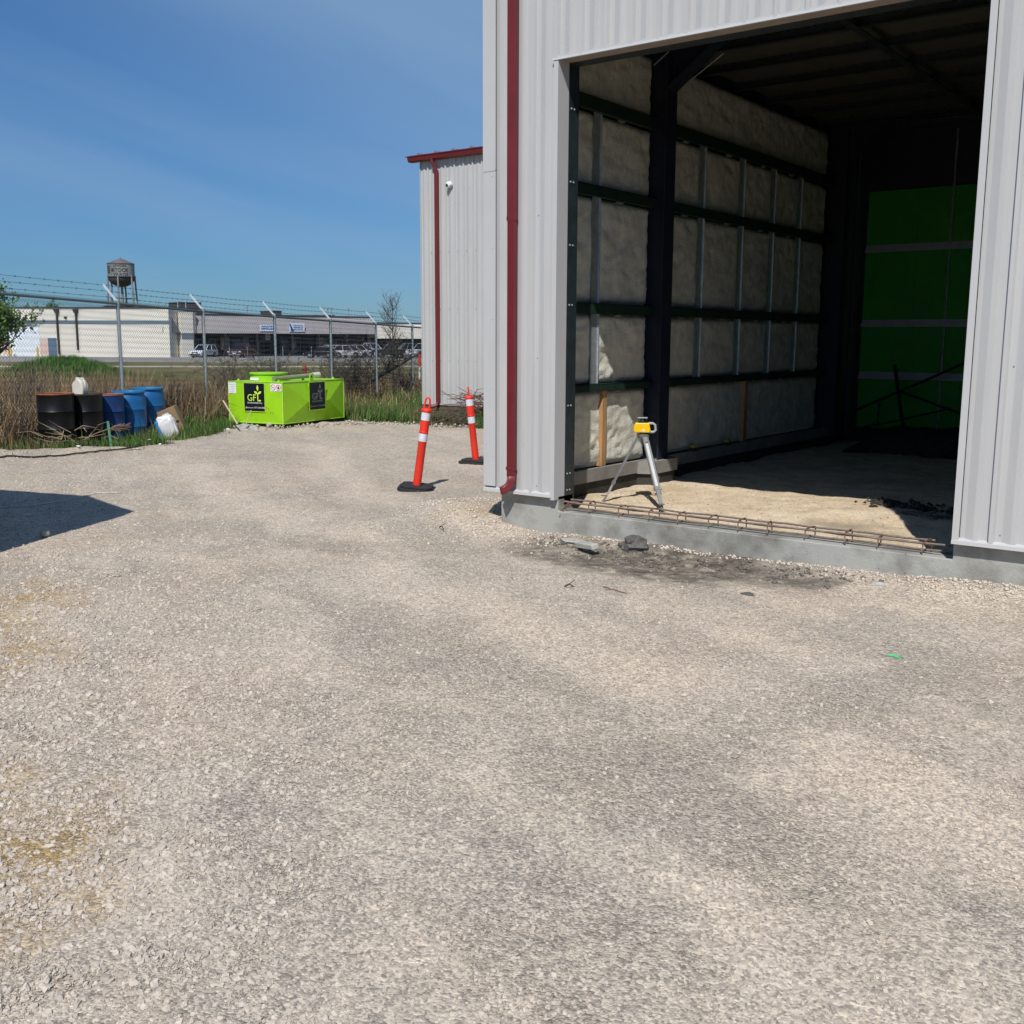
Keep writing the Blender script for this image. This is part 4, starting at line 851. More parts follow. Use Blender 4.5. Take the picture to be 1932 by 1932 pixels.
def plastic_drum(px, d, ztop, label):
    x, y = xy(px, d); h = .93; t = thing('plastic_drum', label, 'barrel', (x, y, ztop-h), rnd.uniform(0, 6))
    MB().lathe([(.25, 0), (.275, .015), (.285, .06), (.29, .30), (.295, .31), (.29, .32), (.293, .60), (.298, .61), (.293, .62), (.292, .74), (.288, .79), (.27, .85), (.262, .88)], 40).build('shell', plm, t, smooth=True)
    MB().lathe([(.262, .88), (.28, .895), (.292, .90), (.292, .925), (.28, .93), (.262, .925), (.255, .90), (0, .90)], 40).lathe([(.035, 0), (.035, .022), (0, .022)], 14, (.15, .05, .90)).lathe([(.035, 0), (.035, .022), (0, .022)], 14, (-.15, -.05, .90)).build('lid', plL, t, smooth=True)
    return t
plastic_drum(236.5, 18.5, .42, 'bright blue plastic barrel beside the dirty blue steel drum'); plastic_drum(273.5, 19.1, .45, 'bright blue plastic barrel at the right end of the row, beside the cardboard box')
x, y = xy(146, 17.3); J = thing('jug', 'white plastic jug standing on the lid of the second black drum', 'jug', (x, y, .4135), .3)
jm = mat('milky_plastic', (.62, .60, .52), .4, 0, .1, 5)
MB().prism([(-.10, 0), (.09, 0), (.105, .02), (.105, .16), (.06, .24), (.02, .255), (.015, .29), (-.03, .29), (-.04, .25), (-.10, .20), (-.115, .16), (-.115, .02)], -.075, .075, 'y').build('bottle', jm, J, bevel=.02, smooth=True)
MB().tube([(.02, 0, .27), (.07, 0, .265), (.098, 0, .20), (.10, 0, .12)], .012, 6).build('handle', jm, J, smooth=True)
MB().lathe([(.024, 0), (.024, .03), (0, .03)], 12, (-.008, 0, .29)).build('cap', M['blk'], J)
# cardboard box, bag, stake, stick, splat, litter
x, y = xy(326, 19.1)
BX = thing('cardboard_box', 'brown cardboard box tipped against the right-hand blue plastic barrel', 'box', (x, y, -.36), .9)
cb = mat('cardboard', (.28, .19, .105), .85, 0, .12, 6)
o = MB().box(-.17, .17, -.15, .15, 0, .46).build('carton', cb, BX, bevel=.004); o.rotation_euler = (.05, -.38, -.15)
p2 = MB().box(-.09, .03, -.1535, -.151, .27, .39).build('paper_label', M['white'], BX); p2.rotation_euler = o.rotation_euler
p3 = MB().prism([(.02, .20), (.09, .24), (.09, .20), (.15, .2), (.15, .16), (.09, .16), (.09, .12)], -.1535, -.151, 'y').build('printed_arrow', M['blk'], BX); p3.rotation_euler = o.rotation_euler
x, y = xy(308, 18.2)
import bmesh
bm = bmesh.new(); bmesh.ops.create_icosphere(bm, subdivisions=4, radius=1)
from mathutils import noise as mn
for v in bm.verts:
    c = v.co.copy(); n_ = mn.noise(c*2.5)*.14+abs(mn.noise(c*5))*.16+mn.noise(c*12)*.05
    c = Vector([math.copysign(abs(q)**.55, q) for q in c]); v.co = Vector((c.x*.15, c.y*.10, c.z*.21))*(1+n_)
me = bpy.data.meshes.new('plastic_sack'); bm.to_mesh(me); bm.free(); me.materials.append(mat('white_sack', (.72, .72, .73), .5, 0, .06, 8, .004, 30)); me.shade_smooth()
BG = thing('plastic_sack', 'crumpled white and blue plastic sack slumped in front of the cardboard box', 'sack', (x, y, -.27), .75)
o = bpy.data.objects.new('bag', me); COL.objects.link(o); o.parent = BG; o.rotation_euler = (.1, -.32, 0); o.location = (0, 0, .06)
q = MB().box(-.165, -.10, -.098, -.06, -.16, .17).build('blue_print', mat('sack_blue', (.03, .22, .5), .5), BG, bevel=.02); q.rotation_euler = (.1, -.32, 0); q.location = (0, 0, .06)
x, y = xy(198, 16.2); o = MB().bar((x, y, -.38), (*xy(194, 16.25), .06), .035, .012).build('stake', mat('green_stake', (.10, .30, .17), .6, 0, .15, 12)); tag(o, 'flat green survey stake leaning before the dirty blue steel drum', 'stake')
b0 = at(448, 800, 19.6); b1 = at(421, 756, 19.9); o = MB().tube([b0, b1], .016, 6).build('broom_stick', mat('pale_stick', (.5, .42, .28), .8)); tag(o, 'pale broken stick leaning up from the grey splash left of the green tank', 'stick')
lump('concrete_splash', (*xy(455, 19.9), -.36), (.24, .16, .07), mat('splash_grey', (.36, .35, .32), .95, 0, .2, 12, .006, 40), 5.5, 'hardened grey concrete splash at the foot of the pale stick', 'concrete splash', subdiv=3, rough=.9)
o = MB().tube([at(464, 806, 19.4), at(467, 790, 19.4), at(474, 774, 19.4)], .008, 5).build('dry_stalk', mat('pale_stick', (.5, .42, .28), .8)); tag(o, 'single dry stalk standing before the left face of the green tank', 'stalk')
for i, (px, py, d) in enumerate(((148, 838, 16.1), (302, 834, 16.9), (430, 806, 19.3), (282, 826, 17.3))):
    lump('litter', tuple(at(px, py, d)-np.array([0, 0, .03])), (.04, .03, .012), M['white'], i*2.7, ['crumpled white litter below the white jug drum', 'pale litter on the grass edge right of the barrels', 'white litter patch left of the concrete splash', 'white paper scrap at the foot of the sack'][i], 'litter', subdiv=1)
# ------------------------------------------------------------------ waste tank
TX, TY, TZ, TH = -10.55, 5.98, -.295, .80
TK = thing('waste_tank', 'lime green steel waste tank with black square stickers on a low skid', 'tank', (TX, TY, TZ), .20)
gm = mat('lime_paint', (.31, .62, .012), .42, 0, .08, 2.5, .002, 3, dirt=((.20, .36, .03), 3.5, .62)); TW, TLn = 1.316, 2.05
# side faces with pressed cross-breaks
def face_panel(P0, P1, out_, apx):
    """P0,P1 bottom corners; apexes at fractions along, mid height, pushed out"""
    P0 = Vector(P0); P1 = Vector(P1); up = Vector((0, 0, TH)); o_ = Vector(out_)
    a = P0.lerp(P1, apx[0])+up*.5+o_*apx[2]; b = P0.lerp(P1, apx[1])+up*.5+o_*apx[2]
    return MB().add([P0, P1, P1+up, P0+up, a, b], [(0, 1, 5, 4), (1, 2, 5), (2, 3, 4, 5), (3, 0, 4)])
MB().box(-TW+.02, -.02, .02, TLn-.02, .01, TH-.005).build('tank_core', gm, TK)
face_panel((-TW, 0, 0), (0, 0, 0), (0, -1, 0), (.35, .65, .018)).build('front_face', gm, TK)
face_panel((0, 0, 0), (0, TLn, 0), (1, 0, 0), (.36, .70, .07)).build('side_face', gm, TK)
face_panel((0, TLn, 0), (-TW, TLn, 0), (0, 1, 0), (.35, .65, .03)).build('rear_face', gm, TK)
face_panel((-TW, TLn, 0), (-TW, 0, 0), (-1, 0, 0), (.36, .66, .03)).build('side_face', gm, TK)
MB().box(-TW, 0, 0, TLn, TH-.004, TH+.006).build('lid_plate', gm, TK)
em = MB()
for a_, b_ in (((0, 0), (0, 0)), ((0, TLn), (0, TLn)), ((-TW, 0), (-TW, 0)), ((-TW, TLn), (-TW, TLn))): em.box(a_[0]-.008, a_[0]+.006, a_[1]-.006, a_[1]+.008, 0, TH+.01)
em.box(-TW, 0, -.007, .0, -.004, .006).box(0, .007, 0, TLn, -.004, .006).box(-TW, 0, -.012, 0, TH-.002, TH+.008).box(0, .012, 0, TLn, TH-.002, TH+.008)
em.build('edge_weld', mat('lime_edge', (.48, .78, .10), .4), TK)
MB().box(-TW+.12, -.2, .1, .35, -.13, 0).box(-TW+.12, -.2, TLn-.5, TLn-.25, -.13, 0).box(-.3, -.12, .1, TLn-.2, -.13, 0).build('skid', mat('skid_green', (.03, .07, .012), .7), TK)
cc = (-.76, .55, TH)
MB().lathe([(.36, 0), (.36, .14)], 36, cc).lathe([(.0, .125), (.34, .13), (.385, .14), (.385, .165), (.36, .168), (0, .168)], 36, cc).build('manhole', gm, TK, smooth=True)
MB().box(cc[0]-.22, cc[0]-.17, cc[1]-.40, cc[1]-.37, TH+.03, TH+.165).box(cc[0]-.23, cc[0]-.16, cc[1]-.41, cc[1]-.36, TH+.05, TH+.09).build('latch', mat('latch_dark', (.05, .10, .01), .6), TK)
MB().box(cc[0]-.16, cc[0]+.05, cc[1]-.368, cc[1]-.3645, TH+.02, TH+.075).build('manhole_sticker', M['white'], TK)
for (x_, y_) in ((-TW+.17, .10), (-.12, .05), (-.06, TLn-.28), (-.25, 1.0)):
    MB().lathe([(.035, 0), (.035, .02), (.022, .025), (.022, .05), (0, .05)], 10, (x_, y_, TH)).build('lifting_stud', gm, TK, smooth=True)
MB().prism([(.90-.09, TH-.10), (.90+.10, TH-.10), (.90+.07, TH+.02), (.90+.05, TH+.12), (.90, TH+.155), (.90-.05, TH+.12), (.90-.06, TH+.02)], .014, .03, 'x').build('lifting_lug', gm, TK, bevel=.004)
q = MB().lathe([(.022, 0), (.022, .003), (0, .003)], 12); q.v = [(.031+c, .90+a, TH+.09+b) for a, b, c in q.v]; q.build('lug_hole', M['blk'], TK)
MB().tube([(-.30, .12, TH+.06), (-.20, 1.25, TH+.10)], .045, 12).build('drain_pipe', mat('grey_green_pipe', (.22, .23, .15), .6, 0, .2, 8), TK, smooth=True)
MB().tube([(-.20, 1.25, TH+.10), (-.185, 1.45, TH+.105)], .055, 12).build('pipe_collar', mat('pale_collar', (.55, .55, .5), .5), TK, smooth=True)
blkS = mat('sticker_black', (.008, .011, .014), .35); yel = mat('sticker_yellow', (.62, .85, .08), .5); wht = mat('sticker_white', (.7, .7, .7), .5); gry = mat('sticker_grey', (.16, .18, .17), .5)
def sticker(parent, O_, ax, nrm, size, letc, smallc):
    """ax: unit vector along width; drawn in local plane at O_ (lower-left)"""
    ax = Vector(ax); nr = Vector(nrm); up = Vector((0, 0, 1)); O_ = Vector(O_); Wd, Hh = size
    def quad(mb, u0, u1, v0, v1, e0, e1):
        c = [O_+ax*u+up*v+nr*e for e in (e0, e1) for v in (v0, v1) for u in (u0, u1)]
        mb.add(c, [(0, 2, 3, 1), (4, 5, 7, 6), (0, 1, 5, 4), (2, 6, 7, 3), (0, 4, 6, 2), (1, 3, 7, 5)])
    b0 = MB(); quad(b0, -.012, Wd+.012, -.012, Hh+.012, 0, .002); bd = b0.build('sticker', yel, parent)
    b1 = MB(); quad(b1, 0, Wd, 0, Hh, .002, .004); b1.build('sticker_field', blkS, bd)
    rot = Matrix((( ax.x, up.x, nr.x), (ax.y, up.y, nr.y), (ax.z, up.z, nr.z))).to_euler()
    def txt(s, sz, u, v, m, al='LEFT'): return text_part('lettering', s, sz, m, bd, O_+ax*u*Wd+up*v*Hh+nr*.0045, rot, .0008, al)
    txt('GF', .34*Hh, .15, .37, letc); 
    lm = MB(); quad(lm, .655*Wd, .70*Wd, .37*Hh, .62*Hh, .004, .006); quad(lm, .655*Wd, .82*Wd, .36*Hh, .41*Hh, .004, .006)
    def leaf(cu, cv, a, Ln, w_):
        d_ = ax*math.cos(a)+up*math.sin(a); s_ = ax*-math.sin(a)+up*math.cos(a); c = O_+ax*cu*Wd+up*cv*Hh+nr*.0055
        pts = [c+d_*Ln*t+s_*w_*math.sin(PI*t) for t in (0, .2, .4, .6, .8, 1)]+[c+d_*Ln*t-s_*w_*math.sin(PI*t) for t in (.8, .6, .4, .2)]
        lm.add(pts, [tuple(range(10))])
    leaf(.68, .62, math.radians(150), .19*Hh, .045*Hh); leaf(.68, .62, math.radians(30), .19*Hh, .045*Hh); leaf(.675, .72, math.radians(90), .22*Hh, .045*Hh)
    lm.build('leaf_logo', letc, bd)
    txt('ENVIRONMENTAL', .082*Hh, .16, .27, smallc); txt('gflenv.com', .085*Hh, .05, .10, smallc); txt('877-244-9000', .085*Hh, .50, .10, smallc)
sticker(TK, (-TW+.40, -.024, .23), (1, 0, 0), (0, -1, 0), (.50, .545), yel, wht)
sticker(TK, (.074, .76, .23), (0, 1, 0), (1, 0, 0), (.52, .545), gry, gry)
MB().box(-TW+.01, -TW+.19, -.012, -.006, TH-.235, TH-.02).build('paper_notice', M['white'], TK)
for k in range(5): MB().box(-TW+.03, -TW+.16, -.0135, -.012, TH-.065-k*.036, TH-.060-k*.036).build('printed_line', gry, TK)
MB().box(-.86, -.62, -.012, -.006, TH-.085, TH-.03).build('warning_strip', mat('strip_cream', (.75, .68, .55), .5), TK); MB().prism([(-.85, TH-.06), (-.8, TH-.045), (-.78, TH-.07), (-.74, TH-.04), (-.7, TH-.065), (-.64, TH-.05), (-.66, TH-.075), (-.8, TH-.07)], -.014, -.0125, 'y').build('strip_print', M['red'], TK)
MB().box(-.275, -.02, -.012, -.006, TH-.17, TH-.025).build('warning_label', M['white'], TK)
rdm = mat('warning_red', (.5, .03, .03), .5)
for cx_ in (-.212, -.085):
    mb = MB().tube([(cx_+.052*math.cos(t*PI/10), -.013, TH-.0975+.052*math.sin(t*PI/10)) for t in range(20)], .006, 4, close=True).bar((cx_-.036, -.013, TH-.0615), (cx_+.036, -.013, TH-.1335), .009, .003)
    mb.build('prohibition_ring', rdm, TK)
    if cx_ < -.15: MB().bar((cx_-.03, -.0135, TH-.105), (cx_+.025, -.0135, TH-.092), .01, .002).build('cigarette_symbol', M['blk'], TK)
    else: MB().prism([(cx_-.02, TH-.125), (cx_+.022, TH-.125), (cx_+.026, TH-.10), (cx_+.005, TH-.062), (cx_-.004, TH-.088), (cx_-.022, TH-.1)], -.0145, -.0125, 'y').build('flame_symbol', M['blk'], TK)
mb = MB()
for i in range(9): x_ = -.35+rnd.uniform(-.12, .12); z_ = .26-(x_+.35)*.5+rnd.uniform(-.03, .03); mb.box(x_, x_+.012, -.02, -.012, z_, z_+.009)
mb.build('paint_chips', M['blk'], TK)['kind'] = 'stuff'
# ------------------------------------------------------------------ grasses and weeds
def blades(name, P_, h, wd, lean, cols, label, cat, seg=2, curl=.5, seed=1, rough=.9):
    """tapered bending blades; P_ (n,3) roots; a vertex colour gives each blade its own hue"""
    r = np.random.default_rng(seed); n = len(P_); ang = r.uniform(0, 2*PI, n); la = r.uniform(0, 2*PI, n); le = np.abs(r.normal(0, lean, n))
    side = np.stack([np.cos(ang), np.sin(ang), np.zeros(n)], -1); ld_ = np.stack([np.cos(la), np.sin(la), np.zeros(n)], -1)
    vs = []
    for k in range(seg+1):
        t = k/seg; c = P_+np.array([0, 0, 1.])*(h*t*np.cos(le*t*(.6+curl)))[:, None]+ld_*(h*t*np.sin(le*t*(.6+curl)))[:, None]
        if k < seg: vs.append(c-side*(wd*(1-t*.5)/2)[:, None]); vs.append(c+side*(wd*(1-t*.5)/2)[:, None])
        else: vs.append(c)
    nv = 2*seg+1; V = np.stack(vs, 1).reshape(-1, 3); b = np.arange(n)*nv; fs = []
    for k in range(seg-1): fs += [np.stack([b+2*k, b+2*k+1, b+2*k+3], -1), np.stack([b+2*k, b+2*k+3, b+2*k+2], -1)]
    k = seg-1; fs.append(np.stack([b+2*k, b+2*k+1, b+2*k+2], -1))
    m = bpy.data.materials.new(name); m.use_nodes = True; nt = m.node_tree; bs = nt.nodes['Principled BSDF']; bs.inputs['Roughness'].default_value = rough; bs.inputs['Specular IOR Level'].default_value = .25
    at_ = N(nt, 'ShaderNodeAttribute', attribute_name='hue'); nt.links.new(at_.outputs['Color'], bs.inputs['Base Color'])
    o = fast_mesh(name, V, np.vstack(fs), m)
    cols = np.array(cols); ci = r.integers(0, len(cols), n); pn = fbm(P_[:, 0]*.9+seed, P_[:, 1]*.9, seed, 3); ci = np.where(r.random(n) < .5, np.clip(((pn-.25)*2*len(cols)).astype(int), 0, len(cols)-1), ci); c = cols[ci]*r.uniform(.6, 1.4, (n, 1))*(.6+.8*fbm(P_[:, 0]*2.5, P_[:, 1]*2.5, seed+3, 2))[:, None]; c = np.repeat(np.concatenate([c, np.ones((n, 1))], 1), nv, 0).astype(np.float32)
    a_ = o.data.color_attributes.new('hue', 'FLOAT_COLOR', 'POINT'); a_.data.foreach_set('color', c.ravel())
    if label: tag(o, label, cat, kind='stuff')
    return o
A0 = np.array([-12.03, 3.49])
def uv(u, v): return A0[0]+T2[0]*u+N2[0]*v, A0[1]+T2[1]*u+N2[1]*v
def scatter(n, u0, u1, v0, v1, seed, clump=None, keep=None, yardout=.0):
    r = np.random.default_rng(seed); u = r.uniform(u0, u1, n); v = r.uniform(v0, v1, n); x, y = uv(u, v)
    k = edge_dist(x, y)+(fbm(x*2.4, y*2.4, 21, 3)-.5)*.55 < yardout
    k &= ~((x > WX-.15) & (y > WY-.1)); k &= ~((x > TX-TW+.1) & (x < TX-.05) & (y > TY+.05) & (y < TY+TLn))
    if clump: k &= fbm(x*clump[0], y*clump[0], seed, 3) > clump[1]+r.uniform(-.08, .08, n)
    if keep is not None: k &= keep(x, y)
    x, y = x[k], y[k]; return np.stack([x, y, field_z(x, y)-.02], -1)
G1 = [(.045, .11, .02), (.065, .15, .025), (.035, .085, .02), (.10, .18, .04), (.15, .16, .06), (.24, .19, .10)]
D1 = [(.34, .26, .15), (.24, .17, .095), (.46, .36, .21), (.17, .12, .075), (.30, .17, .075), (.13, .10, .07), (.38, .30, .18)]
near_bar = scatter(22000, -5, 2.2, -3.0, .1, 101, (1.3, .26), yardout=.10)
blades('grass', near_bar, RNG.uniform(.05, .27, len(near_bar)), RNG.uniform(.006, .016, len(near_bar)), .5, G1, 'short green grass growing round the barrels and box', 'grass', seed=2)
tuft = scatter(5200, -5, 9, -5.5, -.2, 131, (1.6, .5), keep=lambda x, y: edge_dist(x, y) > -.35, yardout=.55); tuft[:, 2] = yard_z(tuft[:, 0], tuft[:, 1])[0]-.005
blades('grass', tuft, RNG.uniform(.02, .11, len(tuft)), RNG.uniform(.005, .012, len(tuft)), .8, G1+[(.2, .16, .09)], 'sparse low tufts straggling out of the verge into the gravel', 'grass', seed=22)
g2 = scatter(34000, 1.0, 13, -6.5, 1.0, 102, (.9, .22), yardout=.02)
hh = (.13+.30*fbm(g2[:, 0]*.8, g2[:, 1]*.8, 6, 3))*(.6+.6*RNG.random(len(g2)))*np.where(g2[:, 1] < 7.5, .8, 1.)
blades('grass', g2, hh, RNG.uniform(.008, .018, len(g2)), .55, G1, 'thick green grass between the green tank and the shed', 'grass', seed=3)
g5 = scatter(40000, 2.5, 8, -9, -3, 117, None, keep=lambda x, y: y > 8.0)
blades('grass', g5, RNG.uniform(.12, .42, len(g5)), RNG.uniform(.008, .016, len(g5)), .6, G1+[(.2, .15, .08)], 'green grass along the foot of the shed', 'grass', seed=13)
g3 = scatter(15000, -6, 14, -1.2, 5, 103, (.6, .48))
blades('grass', g3, RNG.uniform(.2, .5, len(g3)), RNG.uniform(.008, .016, len(g3)), .5, G1, 'scattered green grass growing through the fence', 'grass', seed=4)
# dry weeds: dense tangle behind the barrels, thinner to the right
w1 = scatter(30000, -7, 3.5, -.75, 5, 104, (.5, .2), keep=lambda x, y: ((x-A0[0])*N2[0]+(y-A0[1])*N2[1] > .0) | (((x-A0[0])*T2[0]+(y-A0[1])*T2[1]) < -3.2) | (((x-A0[0])*T2[0]+(y-A0[1])*T2[1]) > 1.4))
hh = (.65+.85*fbm(w1[:, 0]*.6, w1[:, 1]*.6, 9, 3))*(.4+.75*RNG.random(len(w1)))
blades('dry_weeds', w1, hh, RNG.uniform(.006, .015, len(w1)), .55, D1, 'dense brown dry weeds behind and beyond the barrels', 'weeds', seg=3, seed=5)
w2 = scatter(30000, 2.5, 22, -.2, 12, 105, (.4, .28))
hh = (.35+.55*fbm(w2[:, 0]*.5, w2[:, 1]*.5, 10, 3))*(.4+.8*RNG.random(len(w2)))
blades('dry_weeds', w2, hh, RNG.uniform(.007, .017, len(w2)), .6, D1+[(.10, .13, .04)], 'brown dry weeds beyond the fence behind the green tank', 'weeds', seg=3, seed=6)
r_ = np.random.default_rng(9); n_ = 42000; rr = r_.uniform(-1, 1, n_); ff = 24+(70-24)*r_.random(n_)**1.4; rr = (rr*.56-.12)*ff
fx = CAM[0]+RV[0]*rr+FV[0]*ff; fy = CAM[1]+RV[1]*rr+FV[1]*ff; ok = (fx < WX-2) | (fy < WY-1); ok &= (edge_dist(fx, fy) < -3); fx, fy, ff, rr = fx[ok], fy[ok], ff[ok], rr[ok]
P3 = np.stack([fx, fy, field_z(fx, fy)-.02], -1)
green = np.exp(-((ff-57)/9)**2-((rr+24.6)/2.6)**2) > .3
blades('field_grass', P3[~green], RNG.uniform(.12, .5, (~green).sum()), RNG.uniform(.015, .04, (~green).sum()), .5, D1+[(.08, .12, .03), (.14, .15, .05)], 'rough brown field grass beyond the fence', 'grass', seed=7)
n4 = 7000; rr = r_.normal(-24.4, 1.9, n4); ff = r_.normal(57, 5, n4); fx = CAM[0]+RV[0]*rr+FV[0]*ff; fy = CAM[1]+RV[1]*rr+FV[1]*ff
P4 = np.stack([fx, fy, field_z(fx, fy)-.02], -1)
blades('mound_grass', P4, RNG.uniform(.2, .5, n4), RNG.uniform(.03, .07, n4), .4, [(.05, .14, .02), (.08, .20, .03), (.04, .10, .02), (.12, .17, .05)], 'bright green grass on the low mound in front of the beige warehouse', 'grass', seed=8)
# ------------------------------------------------------------------ woody plants
def branch_tree(seed, start, length, radius, depth, up=.25, spread=.6, shrink=.72, kids=(2, 4), seg=4, gnarl=.18, tips=None, direction=(0, 0, 1)):
    r = random.Random(seed); trunk = MB(); limbs = MB()
    def grow(p, d, L_, rad, dep):
        pts = [p]; rs = [rad]; dd = Vector(d)
        for i in range(seg):
            dd = (dd+Vector((r.uniform(-1, 1), r.uniform(-1, 1), r.uniform(-.6, 1)))*gnarl+Vector((0, 0, up*.15))).normalized()
            pts.append(pts[-1]+dd*L_/seg); rs.append(rad*(1-.55*(i+1)/seg))
        (trunk if dep == depth else limbs).tube(pts, rs, 7 if dep == depth else (5 if rad > .012 else 3), cap=False)
        if dep == 0:
            if tips is not None: tips.extend(pts[1:])
            return
        for k in range(r.randint(*kids)+(2 if dep == depth else 0)):
            i = r.randint(1, seg); q = pts[i]
            ax = Vector((r.uniform(-1, 1), r.uniform(-1, 1), r.uniform(-.2, .4))).normalized()
            nd = (dd*(1-spread)+ax*spread+Vector((0, 0, up))).normalized()
            grow(q, nd, L_*shrink*r.uniform(.7, 1.15), max(rs[i]*.62, .0025), dep-1)
    grow(Vector(start), Vector(direction), length, radius, depth); return trunk, limbs
bark = mat('bark', (.085, .065, .05), .95, 0, .35, 14, .01, 40); barkd = mat('dark_bark', (.04, .032, .027), .95, 0, .35, 14, .01, 40); twm = mat('grey_twigs', (.11, .085, .07), .95, 0, .35, 10)
leafm = mat('leaf_green', (.09, .16, .03), .7, 0, .5, .9, spec=.2); budm = mat('bud_green', (.12, .17, .05), .8, 0, .4, 2)
def leaves(pts, per, size, spread, m, name, parent, seed=3):
    r = np.random.default_rng(seed); P_ = np.array([[p.x, p.y, p.z] for p in pts]); P_ = np.repeat(P_, per, 0)+r.normal(0, spread, (len(P_)*per, 3)); n = len(P_)
    a = r.normal(size=(n, 3)); a /= np.linalg.norm(a, axis=1)[:, None]; b = np.cross(a, r.normal(size=(n, 3))); b /= np.linalg.norm(b, axis=1)[:, None]
    s = r.uniform(.6, 1.3, (n, 1))*size; V = np.stack([P_-a*s, P_-b*s*.5, P_+a*s, P_+b*s*.5], 1).reshape(-1, 3); f = np.arange(n*4).reshape(-1, 4)
    o = fast_mesh(name, V, f, m, parent, nper=4); o['kind'] = 'stuff'; return o
# leafy tree at the left edge
x, y = xy(-4, 45); TR1 = thing('leafy_tree', 'green leafy tree at the left edge of the view behind the fence', 'tree', (x, y, -1.0))
for i, (dx, sd, hgt) in enumerate(((0, 31, 1.9), (-.5, 37, 1.7))):
    tp = []; tk, lb = branch_tree(sd, (dx, 0, 0), hgt, .20, 4, up=.22, spread=.55, shrink=.72, tips=tp, kids=(3, 4), gnarl=.12)
    tk.build('trunk', barkd, TR1, smooth=True); cr = lb.build('crown_limbs', bark, TR1); leaves([p for p in tp if p.z > .6], 4, .085, .16, leafm, 'leaves', cr, sd)
x, y = xy(85, 160); TR2 = thing('distant_tree', 'small green tree showing above the roof of the beige warehouse', 'tree', (x, y, -1.4))
tp = []; tk, lb = branch_tree(41, (0, 0, 0), 3.6, .25, 3, up=.3, spread=.5, tips=tp, kids=(3, 5)); tk.build('trunk', bark, TR2); cr = lb.build('crown_limbs', bark, TR2); leaves(tp, 10, .28, .4, leafm, 'leaves', cr, 4)
# slender bare tree with buds right of centre
x, y = xy(741, 33); TR3 = thing('bare_tree', 'slender bare tree with fine budding twigs beyond the fence near the shed', 'tree', (x, y, -.75))
tp = []; r = random.Random(77); trunk = MB(); lb = MB()
pts = [Vector((0, 0, 0))]
for i in range(9): pts.append(pts[-1]+Vector((r.uniform(-.05, .05), r.uniform(-.05, .05), .33)))
trunk.tube(pts, [.045-.0045*i for i in range(10)], 6)
for i in range(2, 10):
    for k in range(6):
        a_ = r.uniform(0, 2*PI); d_ = Vector((math.cos(a_)*.7, math.sin(a_)*.7, .9)).normalized(); L_ = .95-.06*i+r.uniform(-.1, .2)
        q = [pts[i]]
        for s in range(5): d_ = (d_+Vector((r.uniform(-.2, .2), r.uniform(-.2, .2), .10))).normalized(); q.append(q[-1]+d_*L_/5)
        lb.tube(q, [.010, .009, .007, .006, .005, .004], 3, cap=False); tp += q[2:]
        for s in (2, 3, 4):
            for kk in range(3):
                e_ = q[s]+Vector((r.uniform(-.2, .2), r.uniform(-.2, .2), r.uniform(.08, .3))); lb.tube([q[s], e_], .003, 3, cap=False); tp.append(e_)
trunk.build('trunk', bark, TR3, smooth=True); cr = lb.build('crown_limbs', twm, TR3); leaves(tp, 2, .014, .035, budm, 'buds', cr, 5)
# twiggy shrubs along and beyond the fence
def shrub(px, d, hgt, wd_, seed, label, m=twm, n=26, leafy=0):
    x, y = xy(px, d); z = float(field_z(np.array(x), np.array(y))); t = thing('shrub', label, 'shrub', (x, y, z), 0, 'dry twiggy shrubs beyond the fence'); r = random.Random(seed); mb = MB(); tp = []
    for i in range(n):
        a_ = r.uniform(0, 2*PI); sp = r.uniform(.1, .8); d_ = Vector((math.cos(a_)*sp, math.sin(a_)*sp, 1)).normalized(); L_ = hgt*r.uniform(.5, 1.1)
        q = [Vector((r.uniform(-.2, .2)*wd_, r.uniform(-.2, .2)*wd_, 0))]
        for s in range(5): d_ = (d_+Vector((r.uniform(-.28, .28), r.uniform(-.28, .28), r.uniform(-.15, .1)))).normalized(); q.append(q[-1]+d_*L_/5)
        mb.tube(q, [.011, .009, .008, .006, .005, .003], 3, cap=False)
        for s in range(1, 6):
            for kk in range(4):
                e_ = q[s]+Vector((r.uniform(-.3, .3), r.uniform(-.3, .3), r.uniform(-.1, .32)))*(hgt/1.3); mb.tube([q[s], q[s].lerp(e_, .5)+Vector((0, 0, .03)), e_], [.005, .004, .002], 3, cap=False); tp.append(e_)
    o = mb.build('branches', m, t)
    if leafy: leaves(tp, leafy, .03, .05, leafm, 'leaves', t, seed)
shrub(440, 25, 1.5, 1.5, 1, 'brown twiggy shrub beyond the fence just left of the green tank')
shrub(480, 27, 1.6, 1.6, 2, 'brown twiggy shrub beyond the fence above the left end of the green tank')
shrub(512, 26, 1.1, 1.2, 13, 'low twiggy shrub behind the tank manhole')
shrub(556, 25.5, 1.05, 1.0, 3, 'small green-leaved shrub behind the green tank', leafy=3)
shrub(640, 30, 1.7, 1.3, 4, 'sparse dark shrub beyond the fence between the third and fourth posts')
shrub(668, 29, 1.5, 1.3, 5, 'dense grey shrub beyond the fence right of the green tank', m=barkd)
shrub(690, 32, 1.9, 1.3, 6, 'tall thin shrub behind the fourth fence post', m=barkd)
shrub(762, 31, 1.2, 1.0, 7, 'low brown shrub beside the slender bare tree')
shrub(330, 24, 1.0, 1.2, 8, 'low brown shrub beyond the fence behind the blue barrels')
shrub(30, 19.8, 1.1, 1.4, 9, 'dry shrub at the left edge behind the barrels'); shrub(62, 20.5, 1.0, 1.2, 10, 'dry shrub behind the leftmost drum')
